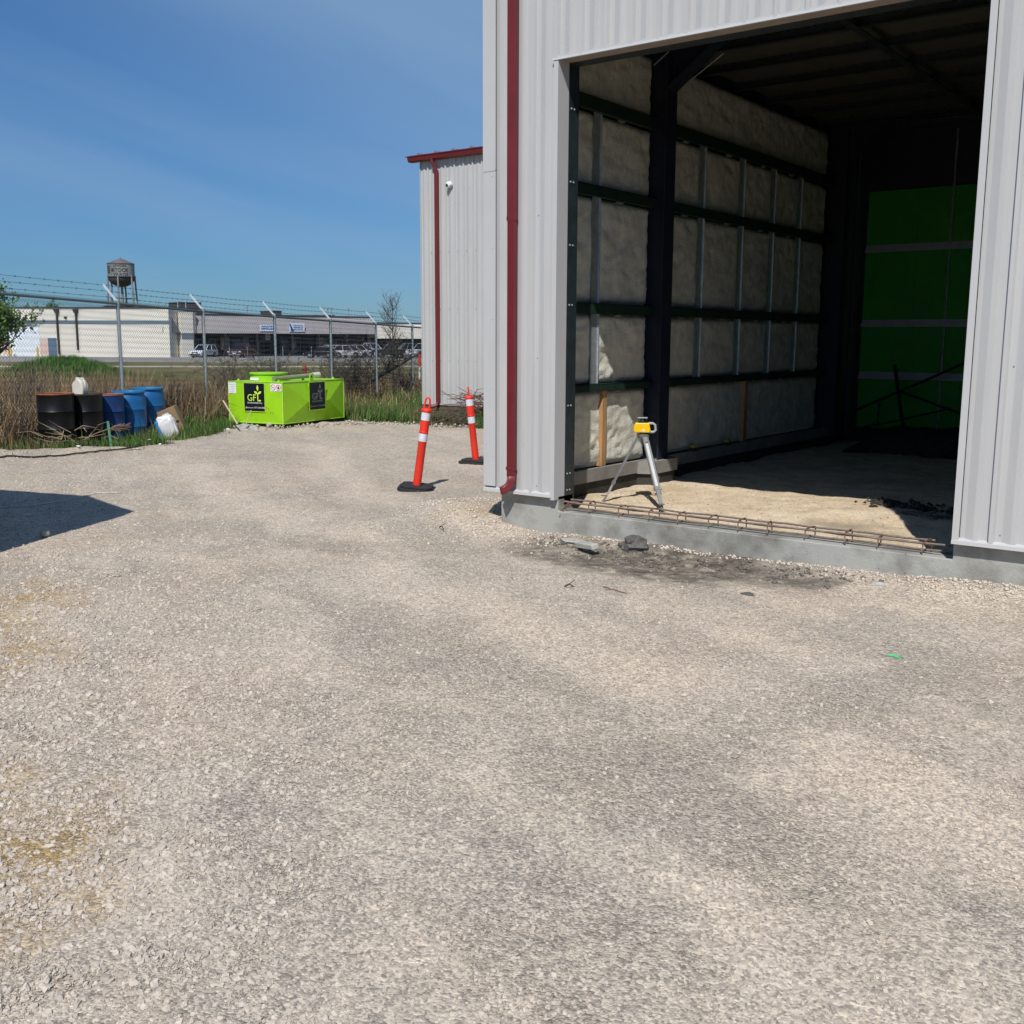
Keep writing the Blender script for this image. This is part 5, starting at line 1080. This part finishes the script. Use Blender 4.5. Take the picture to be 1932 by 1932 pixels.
# fallen dead branch
FB = thing('fallen_branch', 'dark dead branch rising to the right beyond the fence below the bare tree', 'branch', (0, 0, 0))
P0 = [Vector(at(*q)) for q in ((698, 722, 29.5), (712, 712, 29.6), (730, 702, 29.8), (752, 690, 30), (775, 676, 30.3), (800, 662, 30.6))]
mb = MB().tube(P0, [.055, .05, .045, .035, .028, .018], 7); mb.build('stem', barkd, FB, smooth=True)
mb = MB(); r = random.Random(5)
for i in range(1, 6):
    for k in range(7):
        q = [P0[i]]; d_ = Vector((r.uniform(-1, 1), r.uniform(-1, 1), r.uniform(-.3, 1))).normalized()
        for s in range(4): d_ = (d_+Vector((r.uniform(-.4, .4), r.uniform(-.4, .4), r.uniform(-.2, .3)))).normalized(); q.append(q[-1]+d_*r.uniform(.12, .3))
        mb.tube(q, [.015, .012, .009, .006, .003], 4, cap=False)
mb.build('side_branches', barkd, FB)
# brush pile at the shed foot and sticks in the grass
def brush(name, px, py, d, n, sx_, label, seed, m, zlift=.3, ln=.9):
    r = random.Random(seed); c = Vector((*xy(px, d), Z0+py)); mb = MB()
    for i in range(n):
        p = c+Vector((CR[0]*r.gauss(0, sx_), CR[1]*r.gauss(0, sx_), 0))+Vector((0, r.uniform(-.3, .3), r.uniform(-.02, zlift)))
        a_ = r.uniform(0, 2*PI); L_ = r.uniform(.3, ln); e_ = p+Vector((math.cos(a_)*L_, math.sin(a_)*L_*.6, r.uniform(-.05, .22))); mid = p.lerp(e_, .5)+Vector((r.uniform(-.08, .08), 0, r.uniform(-.03, .08)))
        mb.tube([p, mid, e_], [.008, .007, .003], 3, cap=False)
    tag(mb.build(name, m), label, 'brush pile', kind='stuff')
brush('brush_pile', 908, .05, 21.0, 190, .30, 'tangled pile of reddish brown cut twigs at the foot of the shed by the building corner', 4, mat('red_twigs', (.15, .085, .06), .9, 0, .4, 9), .55)
brush('brush_pile', 858, .03, 21.0, 90, .4, 'grey cut sticks lying in the grass before the shed', 6, twm, .2, 1.2)
brush('brush_pile', 118, .08, 16.2, 26, .35, 'dry bent stalks lying in front of the black drums', 8, mat('straw', (.25, .19, .12), .9, 0, .3, 9), .2, .6)
# seed-headed reed lying across the barrels
rd = [Vector(at(*q)) for q in ((158, 830, 15.7), (180, 818, 15.8), (205, 809, 15.9), (228, 806, 16.0))]
RE = thing('dry_reed', 'dry reed with a feathery brown seed head lying across the blue drum', 'reed', (0, 0, 0)); MB().tube(rd, [.008, .007, .005, .004], 5).build('stem', mat('straw', (.33, .25, .15), .9), RE)
mb = MB(); r = random.Random(3)
for i in range(130):
    p = rd[2].lerp(rd[3], r.uniform(0, 1)); e_ = p+(rd[3]-rd[2]).normalized()*r.uniform(.06, .16)+Vector((r.uniform(-.03, .03), r.uniform(-.03, .03), r.uniform(-.06, .06))); mb.tube([p, e_], .0025, 3, cap=False)
mb.build('seed_head', mat('seed_head', (.26, .17, .13), .95), RE)
lump('dirt_mound', (*xy(838, 21.4), -.36), (.36, .22, .16), mat('mound_brown', (.13, .09, .065), .95, 0, .4, 12, .01, 30), 8.8, 'little heap of brown clippings at the gravel edge left of the leaning delineators', 'dirt mound', subdiv=3)
q_ = []
for (px, py) in ((470, 806), (520, 806), (560, 803), (600, 801), (640, 797), (665, 797), (700, 796), (730, 797), (765, 797), (790, 798), (812, 800), (870, 801), (895, 803)):
    p = at(px, py+1, 1.755*F_PX/(py+1-636))
    for k in range(34): q_.append((p[0]+rnd.gauss(0, .16), p[1]+rnd.gauss(0, .16), Z0+.01+abs(rnd.gauss(0, .02)), abs(rnd.gauss(.012, .016))+.008))
crumbs('stone_heaps', q_, M['stone'], 'little heaps of pale crushed stone along the far edge of the gravel')
# ------------------------------------------------------------------ far buildings
ZF = -1.38
def frame(pL, dL, pR, dR):
    a = np.array(xy(pL, dL)); b = np.array(xy(pR, dR)); v = b-a; return a, math.atan2(v[1], v[0]), float(np.linalg.norm(v))
M['stucco'] = mat('cream_stucco', (.72, .68, .59), .9, 0, .05, .5); band = mat('blue_grey_band', (.13, .18, .22), .8, 0, .1, 1); M['dkglass'] = mat('shop_glass', (.025, .032, .036), .12, 0, .3, .6)
a, rz, Lw = frame(-60, 143.5, 320, 140)
WH = thing('warehouse', 'cream stucco warehouse with a blue stripe and white loading door beyond the fence', 'building', (a[0], a[1], ZF), rz)
HW = 6.45
def sw(px): # distance along the warehouse front for a picture column
    n = CAM[:2]; d = np.array([CF[0]+CR[0]*(px-966)/F_PX, CF[1]+CR[1]*(px-966)/F_PX]); v = np.array([math.cos(rz), math.sin(rz)])
    A_ = np.array([[v[0], -d[0]], [v[1], -d[1]]]); s = np.linalg.solve(A_, n-a); return float(s[0])
MB().box(0, Lw, 0, 9, 0, HW).build('wall', M['stucco'], WH)
MB().box(-.1, Lw+.1, -.12, 9.1, HW, HW+.18).build('coping', mat('dark_coping', (.05, .055, .06), .6), WH)
MB().box(0, Lw+.03, -.04, -.0, 4.35, 4.85).build('blue_stripe', band, WH)
MB().box(sw(39), sw(96), -.05, -.0, 4.0, 4.3).build('door_header', mat('stripe_grey', (.25, .25, .25), .8), WH)
ld = MB().box(sw(42), sw(97), -.06, -.0, 0, 4.0).build('loading_door', mat('white_door', (.72, .78, .82), .5), WH)
for k in range(1, 6): MB().box(sw(42), sw(97), -.075, -.06, k*.66, k*.66+.04).build('door_joint', mat('joint', (.5, .53, .55), .6), ld)
MB().box(sw(39), sw(41.5), -.1, 0, 0, 4.1).build('door_post', mat('post_grey', (.22, .22, .22), .6), WH)
dd = MB().box(sw(112.5), sw(128.5), -.07, 0, 0, 2.5).build('side_door', mat('blue_door', (.10, .155, .21), .6), WH)
MB().box(sw(111.5), sw(129.5), -.05, 0, 2.5, 2.62).build('door_lintel', M['white'], dd)
for k_, (p0, p1) in enumerate(((29, 39), (98, 111))): MB().box(sw(p0), sw(p1), -.02, 0, .3, 2.3).build('faded_paint_patch', mat('faded_pink', (.66, .46, .40), .9), WH)
for px in (133, 168):
    dp = MB().box(sw(px)-.11, sw(px)+.11, -.28, -.06, .3 if px < 150 else .9, HW-.4).build('downpipe', mat('dark_brown_pipe', (.035, .032, .03), .6), WH)
    MB().prism([(sw(px)-.34, HW-.1), (sw(px)+.34, HW-.1), (sw(px)+.2, HW-.65), (sw(px)-.2, HW-.65)], -.4, -.05, 'y').build('conductor_head', MATS['dark_brown_pipe'], dp)
MB().box(sw(146), sw(150), -.25, 0, 5.05, 5.35).build('wall_light', M['blk'], WH)
MB().box(sw(205), sw(248), 2, 4, HW+.15, HW+.42).build('roof_curb', M['blk'], WH)
for px in (74, 300, 336, 351): MB().tube([(sw(px), 3, HW), (sw(px), 3, HW+.9)], .07, 6).lathe([(.16, 0), (.16, .2), (0, .25)], 8, (sw(px), 3, HW+.9)).build('roof_vent', M['galv'], WH)
for px, lb in ((50, 'leftmost yellow bollard beside the white loading door'), (131, 'yellow bollard between the loading door and the blue side door')):
    px = 50 if 'leftmost' in lb else 99
    p = np.array([a[0], a[1]])+np.array([math.cos(rz), math.sin(rz)])*sw(px)+np.array([math.sin(rz), -math.cos(rz)])*.9
    o = MB().lathe([(.14, 0), (.14, 1.15), (.09, 1.25), (0, 1.28)], 12, (p[0], p[1], ZF)).build('bollard', mat('bollard_yellow', (.7, .40, .02), .6), smooth=True); tag(o, lb, 'bollard', 'yellow bollards by the loading door')
# strip of shops to the right
a, rz, Ls = frame(321, 141, 707, 162)
SM = thing('shop_building', 'long low shop building with a mauve grey fascia over dark glazed fronts', 'building', (a[0], a[1], ZF), rz)
FB0, FB1 = 3.22, 5.75
FMt = mat('mauve_fascia', (.36, .33, .33), .8, 0, .05, .6); soff = mat('recess_shade', (.035, .038, .042), .8); frm = mat('frame_grey', (.16, .17, .17), .6); cream2 = M['stucco']  # soff: shade under the overhang put into a near-black colour
MB().box(0, Ls, 3.0, 30, 0, FB1+.1).build('shop_wall', mat('dark_brown_wall', (.055, .05, .05), .8, 0, .3, .5), SM)
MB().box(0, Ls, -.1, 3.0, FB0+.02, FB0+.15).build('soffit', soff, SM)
s0 = sw(386)
x_ = s0; pw = 3.05
while x_ < Ls-.1:
    e_ = min(x_+pw, Ls)
    MB().prism([(-.35, FB0), (-.1, FB0), (.9, FB1), (.65, FB1)], x_+.015, e_-.015, 'x').build('fascia_panel', FMt, SM)
    x_ = e_
MB().box(s0, Ls, .5, 1.0, FB1, FB1+.14).build('coping', MATS['dark_coping'], SM)
# entry bay between warehouse and fascia
MB().box(sw(357), sw(379), -.3, 3.0, 0, FB1+.25).build('entry_wall', cream2, SM)
MB().box(sw(357), sw(379), -.36, -.3, FB0-.75, FB0).build('blue_stripe', band, SM)
MB().box(sw(379), sw(385), -.2, 3., FB0, FB1+.2).build('fascia_return', mat('return_grey', (.25, .24, .24), .8), SM)
MB().prism([(0, FB0+.05), (sw(356), FB0+.05), (sw(343), 4.35), (sw(331), 5.9), (0, 6.1)], -.25, 2.8, 'y').build('entry_canopy', cream2, SM)
MB().prism([(sw(326), 5.95), (sw(335), 5.95), (sw(355), FB0+.06), (sw(340), FB0+.06), (sw(329), 4.8)], -.32, -.25, 'y').build('canopy_shadow', mat('shadow_grey', (.13, .13, .15), .8), SM)  # dark slanted slab stands in for a shadow cast across the canopy
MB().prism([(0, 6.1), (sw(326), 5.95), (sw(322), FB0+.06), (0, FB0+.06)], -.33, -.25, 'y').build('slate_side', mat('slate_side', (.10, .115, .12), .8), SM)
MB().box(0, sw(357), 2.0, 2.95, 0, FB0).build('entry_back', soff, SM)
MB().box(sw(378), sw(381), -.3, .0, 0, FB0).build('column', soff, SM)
# shop fronts
x_ = s0+.6; i = 0
r = random.Random(11)
while x_ < Ls-1.5:
    wv = r.choice((1.5, 1.9, 2.3)); top_ = FB0-.55-r.choice((0, .1, .25))
    fr_ = MB().box(x_, x_+wv, 2.90, 3.0, .15, top_).build('window', frm if i % 3 else mat('frame_pale', (.26, .27, .26), .6), SM)
    n_ = 2
    for k in range(n_): MB().box(x_+.08+k*(wv-.08)/n_, x_+(k+1)*(wv-.08)/n_, 2.86, 2.90, .3, top_-.1).build('pane', mat('pane_grey', (.085, .095, .10), .2) if (i+k) % 3 == 0 else M['dkglass'], fr_)
    MB().box(x_-.32, x_-.06, 2.2, 2.6, 0, FB0).build('pillar', mat('pillar_grey', (.20, .20, .195), .8), SM) if i % 2 == 0 else None
    x_ += wv+.55; i += 1
for px0, px1, mt in ((444, 461, mat('brown_panel', (.24, .20, .18), .8)), (621, 634, MATS['brown_panel'])): MB().box(sw(px0), sw(px1), 2.5, 2.6, .9 if px0 < 500 else .2, 2.75).build('wall_panel', mt, SM)
hs = MB().box(sw(514), sw(522), .2, .3, FB0-.95, FB0).build('hanging_sign', mat('sign_buff', (.36, .33, .28), .7), SM)
for zz in (.3, .55): MB().box(sw(515), sw(521), .18, .2, FB0-.95+zz, FB0-.95+zz+.12).build('sign_line', frm, hs)
bl = mat('sign_blue', (.02, .08, .30), .5); wsg = mat('sign_white', (.70, .76, .84), .5)
s1 = MB().box(sw(500), sw(526), -.42, -.38, 3.55, 4.45).build('fascia_sign', wsg, SM)
s2 = MB().box(sw(554), sw(582), -.42, -.38, 3.5, 4.75).build('fascia_sign', wsg, SM)
for (b_, p0, p1, pl) in ((s1, 503, 525, ((.25, .45), (.55, .72))), (s2, 562, 581, ((.2, .35), (.45, .62), (.75, .9)))):
    for k, (v0, v1) in enumerate(pl):
        q0 = p0
        while q0 < p1-1.5:
            MB().box(sw(q0), sw(q0+1.6), -.44, -.42, 3.5+v0*1.1, 3.5+v1*1.1).build('sign_letter', bl, b_); q0 += 2.5
MB().prism([(sw(554), 4.7), (sw(556.5), 4.6), (sw(561), 3.8), (sw(563), 3.6), (sw(557), 3.55), (sw(556), 4.1)], -.45, -.42, 'y').build('sign_emblem', bl, s2)
for p0, p1, h_, y0_ in ((392, 431, 1.75, 6), (570, 586, .85, 7), (640, 649, .3, 6), (668, 678, .35, 6)):
    u = MB().box(sw(p0), sw(p1), y0_, y0_+4, FB1+.1, FB1+h_).build('rooftop_unit', mat('unit_brown', (.07, .065, .065), .7), SM)
    MB().box(sw(p0)-.1, sw(p1)+.1, y0_-.1, y0_+4.1, FB1+h_, FB1+h_+.1).build('unit_lid', M['galvd'], u)
for px in (504, 653, 660, 691, 352): MB().tube([(sw(px), 4, FB1), (sw(px), 4, FB1+1.4)], .08, 6).lathe([(.2, 0), (.2, .25), (0, .3)], 8, (sw(px), 4, FB1+1.2)).build('roof_vent', M['galv'], SM)
a, rz, Lc = frame(707, 163, 880, 170)
CM = thing('annex_building', 'cream fronted shop annex partly hidden behind the bare tree and shed', 'building', (a[0], a[1], ZF), rz)
MB().box(0, Lc, 2.6, 20, 0, 4.9).build('annex_wall', mat('dark_brown_wall', (.055, .05, .05), .8), CM)
x_ = 0
while x_ < Lc-.5: MB().prism([(-.3, 2.55), (0, 2.55), (.6, 4.9), (.35, 4.9)], x_+.01, min(x_+3., Lc)-.01, 'x').build('fascia_panel', cream2, CM); x_ += 3.
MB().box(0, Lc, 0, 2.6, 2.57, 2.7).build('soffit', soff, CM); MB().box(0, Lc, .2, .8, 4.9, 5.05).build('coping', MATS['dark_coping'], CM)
for k in range(8):
    f_ = MB().box(.8+k*1.9, 2.3+k*1.9, 2.5, 2.6, .3, 2.2).build('window', frm, CM); MB().box(.9+k*1.9, 2.2+k*1.9, 2.46, 2.5, .4, 2.1).build('pane', M['dkglass'], f_)
# posts and markers in front of the shops
for i, (px, d, lb) in enumerate(((466, 138, 'thin pale pole in front of the shops right of the maroon pickup'), (533, 138, 'thin pale pole right of the second fence sign'), (587, 138, 'thin white pole left of the dark hatchback'), (432, 138, 'thin pale pole between the white car and maroon pickup'))):
    x, y = xy(px, d); o = MB().lathe([(.045, 0), (.045, 1.5), (0, 1.52)], 8, (x, y, ZF)).build('pole', M['galvd']); tag(o, lb, 'pole')
x, y = xy(574, 48); zf = float(field_z(np.array(x), np.array(y)))
MKP = thing('marker_post', 'short white marker post with an orange-red cap in the field', 'marker post', (x, y, zf))
MB().lathe([(.055, 0), (.055, .75)], 10).build('post', M['white'], MKP); MB().lathe([(.075, .75), (.075, 1.2), (0, 1.22)], 10).build('cap', mat('marker_red', (.6, .06, .03), .5), MKP)
x, y = xy(791, 70); zf = float(field_z(np.array(x), np.array(y))); MK2 = thing('marker_post', 'red and white marker post just left of the shed', 'marker post', (x, y, zf)); MB().lathe([(.07, 0), (.07, .9)], 10).build('post', M['white'], MK2); MB().lathe([(.1, .9), (.1, 1.75), (0, 1.8)], 10).build('cap', MATS['marker_red'], MK2)
# ------------------------------------------------------------------ vehicles
glass = mat('car_glass', (.012, .015, .02), .08, 0, .1, 1); tyre = mat('tyre', (.02, .02, .02), .85); rimm = mat('rim', (.4, .4, .42), .3, .7); headl = mat('headlight', (.75, .78, .8), .2)
def vehicle(name, label, px, d, heading, col, kind='suv', scale=1, cat='car', metal=.2):
    x, y = xy(px, d); t = thing(name, label, cat, (x, y, ZF+.01), heading, 'vehicles parked before the shops')
    paint = mat('paint_'+'_'.join('%02d' % int(c*100) for c in col), col, .28, metal, .04, 1)
    L_, Wd, H = dict(suv=(4.6, 1.84, 1.68), sedan=(4.6, 1.8, 1.45), pickup=(5.8, 2.0, 1.92), hatch=(4.2, 1.76, 1.5))[kind]
    hl = L_/2; wb_ = L_*.295; wr = .36 if kind in ('suv', 'pickup') else .32; belt = H*.58; gc = .28 if kind == 'pickup' else .2
    def arch(cx): return [(cx+(wr+.06)*math.cos(t_), wr*.95+(wr+.06)*math.sin(t_)) for t_ in np.linspace(PI, 0, 7)]
    hood = belt-.06
    if kind == 'pickup': prof = [(-hl, .45), (-hl, belt), (-.2, belt), (hl*.38, belt), (hl*.93, hood), (hl, hood-.15), (hl, .45), (hl-.1, gc)]
    else: prof = [(-hl, .45), (-hl+.03, belt-.1), (-hl+.12, belt+.02), (hl*.38, belt), (hl*.85, hood-.08), (hl, hood-.28), (hl, .42), (hl-.1, gc)]
    poly = prof+list(reversed(arch(wb_)))+list(reversed(arch(-wb_)))+[(-hl+.1, gc)]
    MB().prism(poly, -Wd/2, Wd/2, 'y').build('body', paint, t, bevel=.05)
    if kind == 'pickup': gh = ((-.75, .95+hl*.1), (-.55, .45)); 
    elif kind == 'suv': gh = ((-hl+.12, hl*.42), (-hl+.55, hl*.02))
    elif kind == 'sedan': gh = ((-hl*.78, hl*.42), (-hl*.42, hl*.02))
    else: gh = ((-hl+.15, hl*.42), (-hl+.6, hl*.05))
    (b0, b1), (t0, t1) = gh; w0, w1 = Wd/2-.06, Wd/2-.22
    v = [(b0, -w0, belt-.01), (b1, -w0, belt-.03), (b1, w0, belt-.03), (b0, w0, belt-.01), (t0, -w1, H-.06), (t1, -w1, H-.06), (t1, w1, H-.06), (t0, w1, H-.06)]
    fq = [(0, 3, 2, 1), (4, 5, 6, 7), (0, 1, 5, 4), (1, 2, 6, 5), (2, 3, 7, 6), (3, 0, 4, 7)]
    MB().add(v, fq).build('windows', glass, t)
    MB().box(t0-.02, t1+.02, -w1-.01, w1+.01, H-.07, H).build('roof', paint, t, bevel=.03)
    pl = MB()
    for s in (-1, 1):
        for (a_, b_) in (((b0-.01, w0+.01, belt-.02), (t0, w1+.01, H-.05)), ((b1+.01, w0+.01, belt-.03), (t1, w1+.01, H-.05)), (((b0+b1)/2, w0+.012, belt-.02), ((t0+t1)/2, w1+.012, H-.05))):
            pl.bar((a_[0], a_[1]*s, a_[2]), (b_[0], b_[1]*s, b_[2]), .07, .05)
    pl.build('pillars', paint, t)
    if kind == 'pickup': MB().box(-hl+.08, -.8, -Wd/2+.1, Wd/2-.1, belt-.35, belt+.012).build('truck_bed', M['blk'], t)
    for cx in (-wb_, wb_):
        for s in (-1, 1):
            q = MB().lathe([(.0, -.11), (wr*.9, -.11), (wr, -.08), (wr, .08), (wr*.9, .11), (0, .11)], 20); q.v = [(cx+a_, s*(Wd/2-.10)+c_, wr+b_) for a_, b_, c_ in q.v]; wo = q.build('wheel', tyre, t, smooth=True)
            q = MB().lathe([(.0, -.02), (wr*.6, -.02), (wr*.6, .0), (wr*.2, .025), (0, .025)], 12); q.v = [(cx+a_, s*(Wd/2+.012)+c_*s, wr+b_) for a_, b_, c_ in q.v]; q.build('rim', rimm, wo)
    for s in (-1, 1):
        MB().box(hl-.09, hl+.012, s*Wd*.38-.17, s*Wd*.38+.17, hood-.34, hood-.20).build('headlight', headl, t)
        MB().box(-hl-.012, -hl+.08, s*Wd*.40-.1, s*Wd*.40+.1, belt-.32, belt-.1).build('tail_light', mat('tail_red', (.35, .01, .01), .3), t)
        MB().box(b1-.25, b1-.1, s*(Wd/2+.02)-.08, s*(Wd/2+.02)+.08, belt, belt+.12).build('mirror', paint, t)
    MB().box(hl-.02, hl+.015, -.42, .42, hood-.40, hood-.18).build('grille', rimm if kind == 'pickup' else M['blk'], t)
    MB().box(hl-.02, hl+.03, -Wd*.42, Wd*.42, .30, .48).build('bumper', rimm if kind == 'pickup' else M['blk'], t)
    MB().box(hl+.03, hl+.04, -.2, .2, .5, .62).build('number_plate', M['white'], t)
    return t
toward = math.atan2(-FV[1], -FV[0])   # nose towards the camera
vehicle('parked_car', 'white crossover facing the camera left of the second fence post', 383, 140, toward-.22, (.72, .76, .80), 'suv')
vehicle('pickup_truck', 'maroon pickup truck with silver grille facing the camera', 456, 142, toward-.12, (.075, .018, .028), 'pickup', cat='pickup')
vehicle('parked_car', 'dark hatchback seen side-on in front of a pale car', 603, 139, toward-1.5-.1+PI*0, (.012, .014, .018), 'hatch')
vehicle('parked_car', 'white car with its roof showing behind the dark hatchback', 620, 144, toward-2.3, (.70, .72, .75), 'suv')
vehicle('parked_car', 'white sport utility vehicle nearest to the fourth fence post on its left', 661, 141, toward-2.0+PI, (.74, .74, .74), 'suv')
vehicle('parked_car', 'white sport utility vehicle parked just right of the fourth fence post line', 687, 146, toward-1.95+PI, (.70, .70, .72), 'suv')
vehicle('parked_van', 'tall white vehicle behind the two white utility vehicles', 699, 153, toward-2.2+PI, (.70, .72, .72), 'pickup', cat='pickup')
vehicle('pickup_truck', 'dark grey pickup truck behind the slender bare tree', 738, 146, toward-1.3, (.03, .034, .038), 'pickup', cat='pickup')
vehicle('pickup_truck', 'silver cab pickup truck half hidden by the bare tree', 768, 150, toward-1.25, (.30, .31, .31), 'pickup', cat='pickup')
vehicle('pickup_truck', 'white pickup truck just left of the shed', 800, 147, toward-.6, (.66, .67, .67), 'pickup', cat='pickup')
# ------------------------------------------------------------------ water tower
x, y = xy(235.5, 400)
def wz(py): return float(at(235.5, py, 400)[2])
WT = thing('water_tower', 'old grey steel water tower with a conical roof and faded black lettering', 'water tower', (x, y, 0))
wm = mat('weathered_silver', (.25, .25, .25), .6, .2, .35, .12, dirt=((.10, .085, .08), .35, .54), stretch=(1, 1, .4)); wr_ = mat('rusty_roof', (.12, .10, .095), .8, 0, .4, .4)
R_ = 4.85
MB().lathe([(R_, wz(523.7)), (R_, wz(499.8))], 40).build('tank_shell', wm, WT, smooth=True)
MB().lathe([(R_+.15, wz(500)), (R_+.15, wz(499)), (.25, wz(489.5)), (.2, wz(488)), (0, wz(487.4))], 40).build('roof', wr_, WT, smooth=True)
MB().lathe([(R_*math.cos(t_), wz(523.7)-(wz(523.7)-wz(542.3))*math.sin(t_)) for t_ in np.linspace(0, PI/2-.02, 9)], 40).build('bowl', mat('bowl_grey', (.07, .07, .07), .7, .1, .35, .2), WT, smooth=True)
MB().lathe([(R_+.02, wz(524.2)), (R_+.35, wz(524.2)), (R_+.35, wz(523.1)), (R_+.02, wz(523.1))], 40).build('balcony', MATS['rusty_roof'], WT)
camang = math.atan2(-FV[1], -FV[0])
for k in range(6):
    an = camang+.1+k*PI/3; p0 = Vector((math.cos(an)*(R_+.1), math.sin(an)*(R_+.1), wz(521))); p1 = Vector((math.cos(an)*(R_+1.3), math.sin(an)*(R_+1.3), ZF))
    MB().tube([p0, p1], .33, 8).build('leg', wm, WT, smooth=True)
    an2 = an+PI/3
    for zz in (wz(563), wz(600)):
        f_ = (p0.z-zz)/(p0.z-p1.z); q0 = p0.lerp(p1, f_); rad = math.hypot(q0.x, q0.y); q1 = Vector((math.cos(an2)*rad, math.sin(an2)*rad, zz)); MB().tube([q0, q1], .14, 6).build('strut', wm, WT)
MB().tube([(0, 0, wz(541)), (0, 0, ZF)], .45, 10).build('riser_pipe', wm, WT, smooth=True)
# lettering wrapped on the shell, facing the camera and slightly right
lm = mat('faded_black_letters', (.02, .02, .022), .8)
for row, (s, sz, zc, off) in enumerate((('UNION', 1.35, 503.5, .24), ('STOCK', 1.7, 512, .30), ('YARDS', 1.7, 520.5, .30), ('&', 1.5, 512, -.33))):
    tw = text_part('lettering', s, sz*1.05, lm, WT, (0, 0, 0), (0, 0, 0), .05, 'CENTER')
    z_ = wz(zc)-sz*.35
    for v in tw.data.vertices:
        th = camang+v.co.x/R_+off; rr_ = R_+.05+v.co.z; v.co = Vector((math.cos(th)*rr_, math.sin(th)*rr_, z_+v.co.y))
for k in range(8):
    an = camang-.95+(k % 2)*.22+(k//2 % 2)*.0; zz = wz(507+3.6*(k//2)); v = [(math.cos(an+u)*(R_+.06), math.sin(an+u)*(R_+.06), zz+w_) for u, w_ in ((0, 0), (.13, 0), (.13, .5), (0, .45))]
    vo = [(c[0]*1.01, c[1]*1.01, c[2]) for c in v]; MB().add(v+vo, [(0, 1, 2, 3), (4, 5, 6, 7), (0, 1, 5, 4), (2, 3, 7, 6)]).build('worn_letter', lm, WT)
# ------------------------------------------------------------------ unseen trailer-shaped stand-in, added left of the view to cast the shade on the gravel
ET = thing('shadow_caster', 'dark enclosed v-nose trailer parked at the left whose shadow falls on the gravel', 'trailer', (0, 0, Z0))
fp = [(-2.92, -3.92), (-4.20, -3.65), (-6.9, -4.35), (-7.9, -8.2), (-3.8, -8.6)]
MB().prism(fp, .55, 3.22, 'z').build('box', mat('caster_paint', (.12, .12, .13), .4), ET, bevel=.03)
MB().prism([(x_*.98-.1, y_*.98-.1) for x_, y_ in fp], .4, .54, 'z').build('chassis', M['blk'], ET)
MB().prism([(x_, y_) for x_, y_ in fp[:3]]+[(-6.95, -4.5), (-4.45, -3.95), (-3.25, -4.2)], .02, .40, 'z').build('skirt', M['blk'], ET)
for (x_, y_) in ((-7.45, -6.3), (-7.65, -7.2), (-3.65, -6.3), (-3.85, -7.2)):
    q = MB().lathe([(0, -.1), (.33, -.1), (.36, 0), (.33, .1), (0, .1)], 20); q.v = [(x_+c_, y_+a_, .36+b_) for a_, b_, c_ in q.v]; q.build('wheel', tyre, ET, smooth=True)
print('objects', len(bpy.data.objects), 'tris', sum(len(o.data.polygons) for o in bpy.data.objects if o.type == 'MESH'))
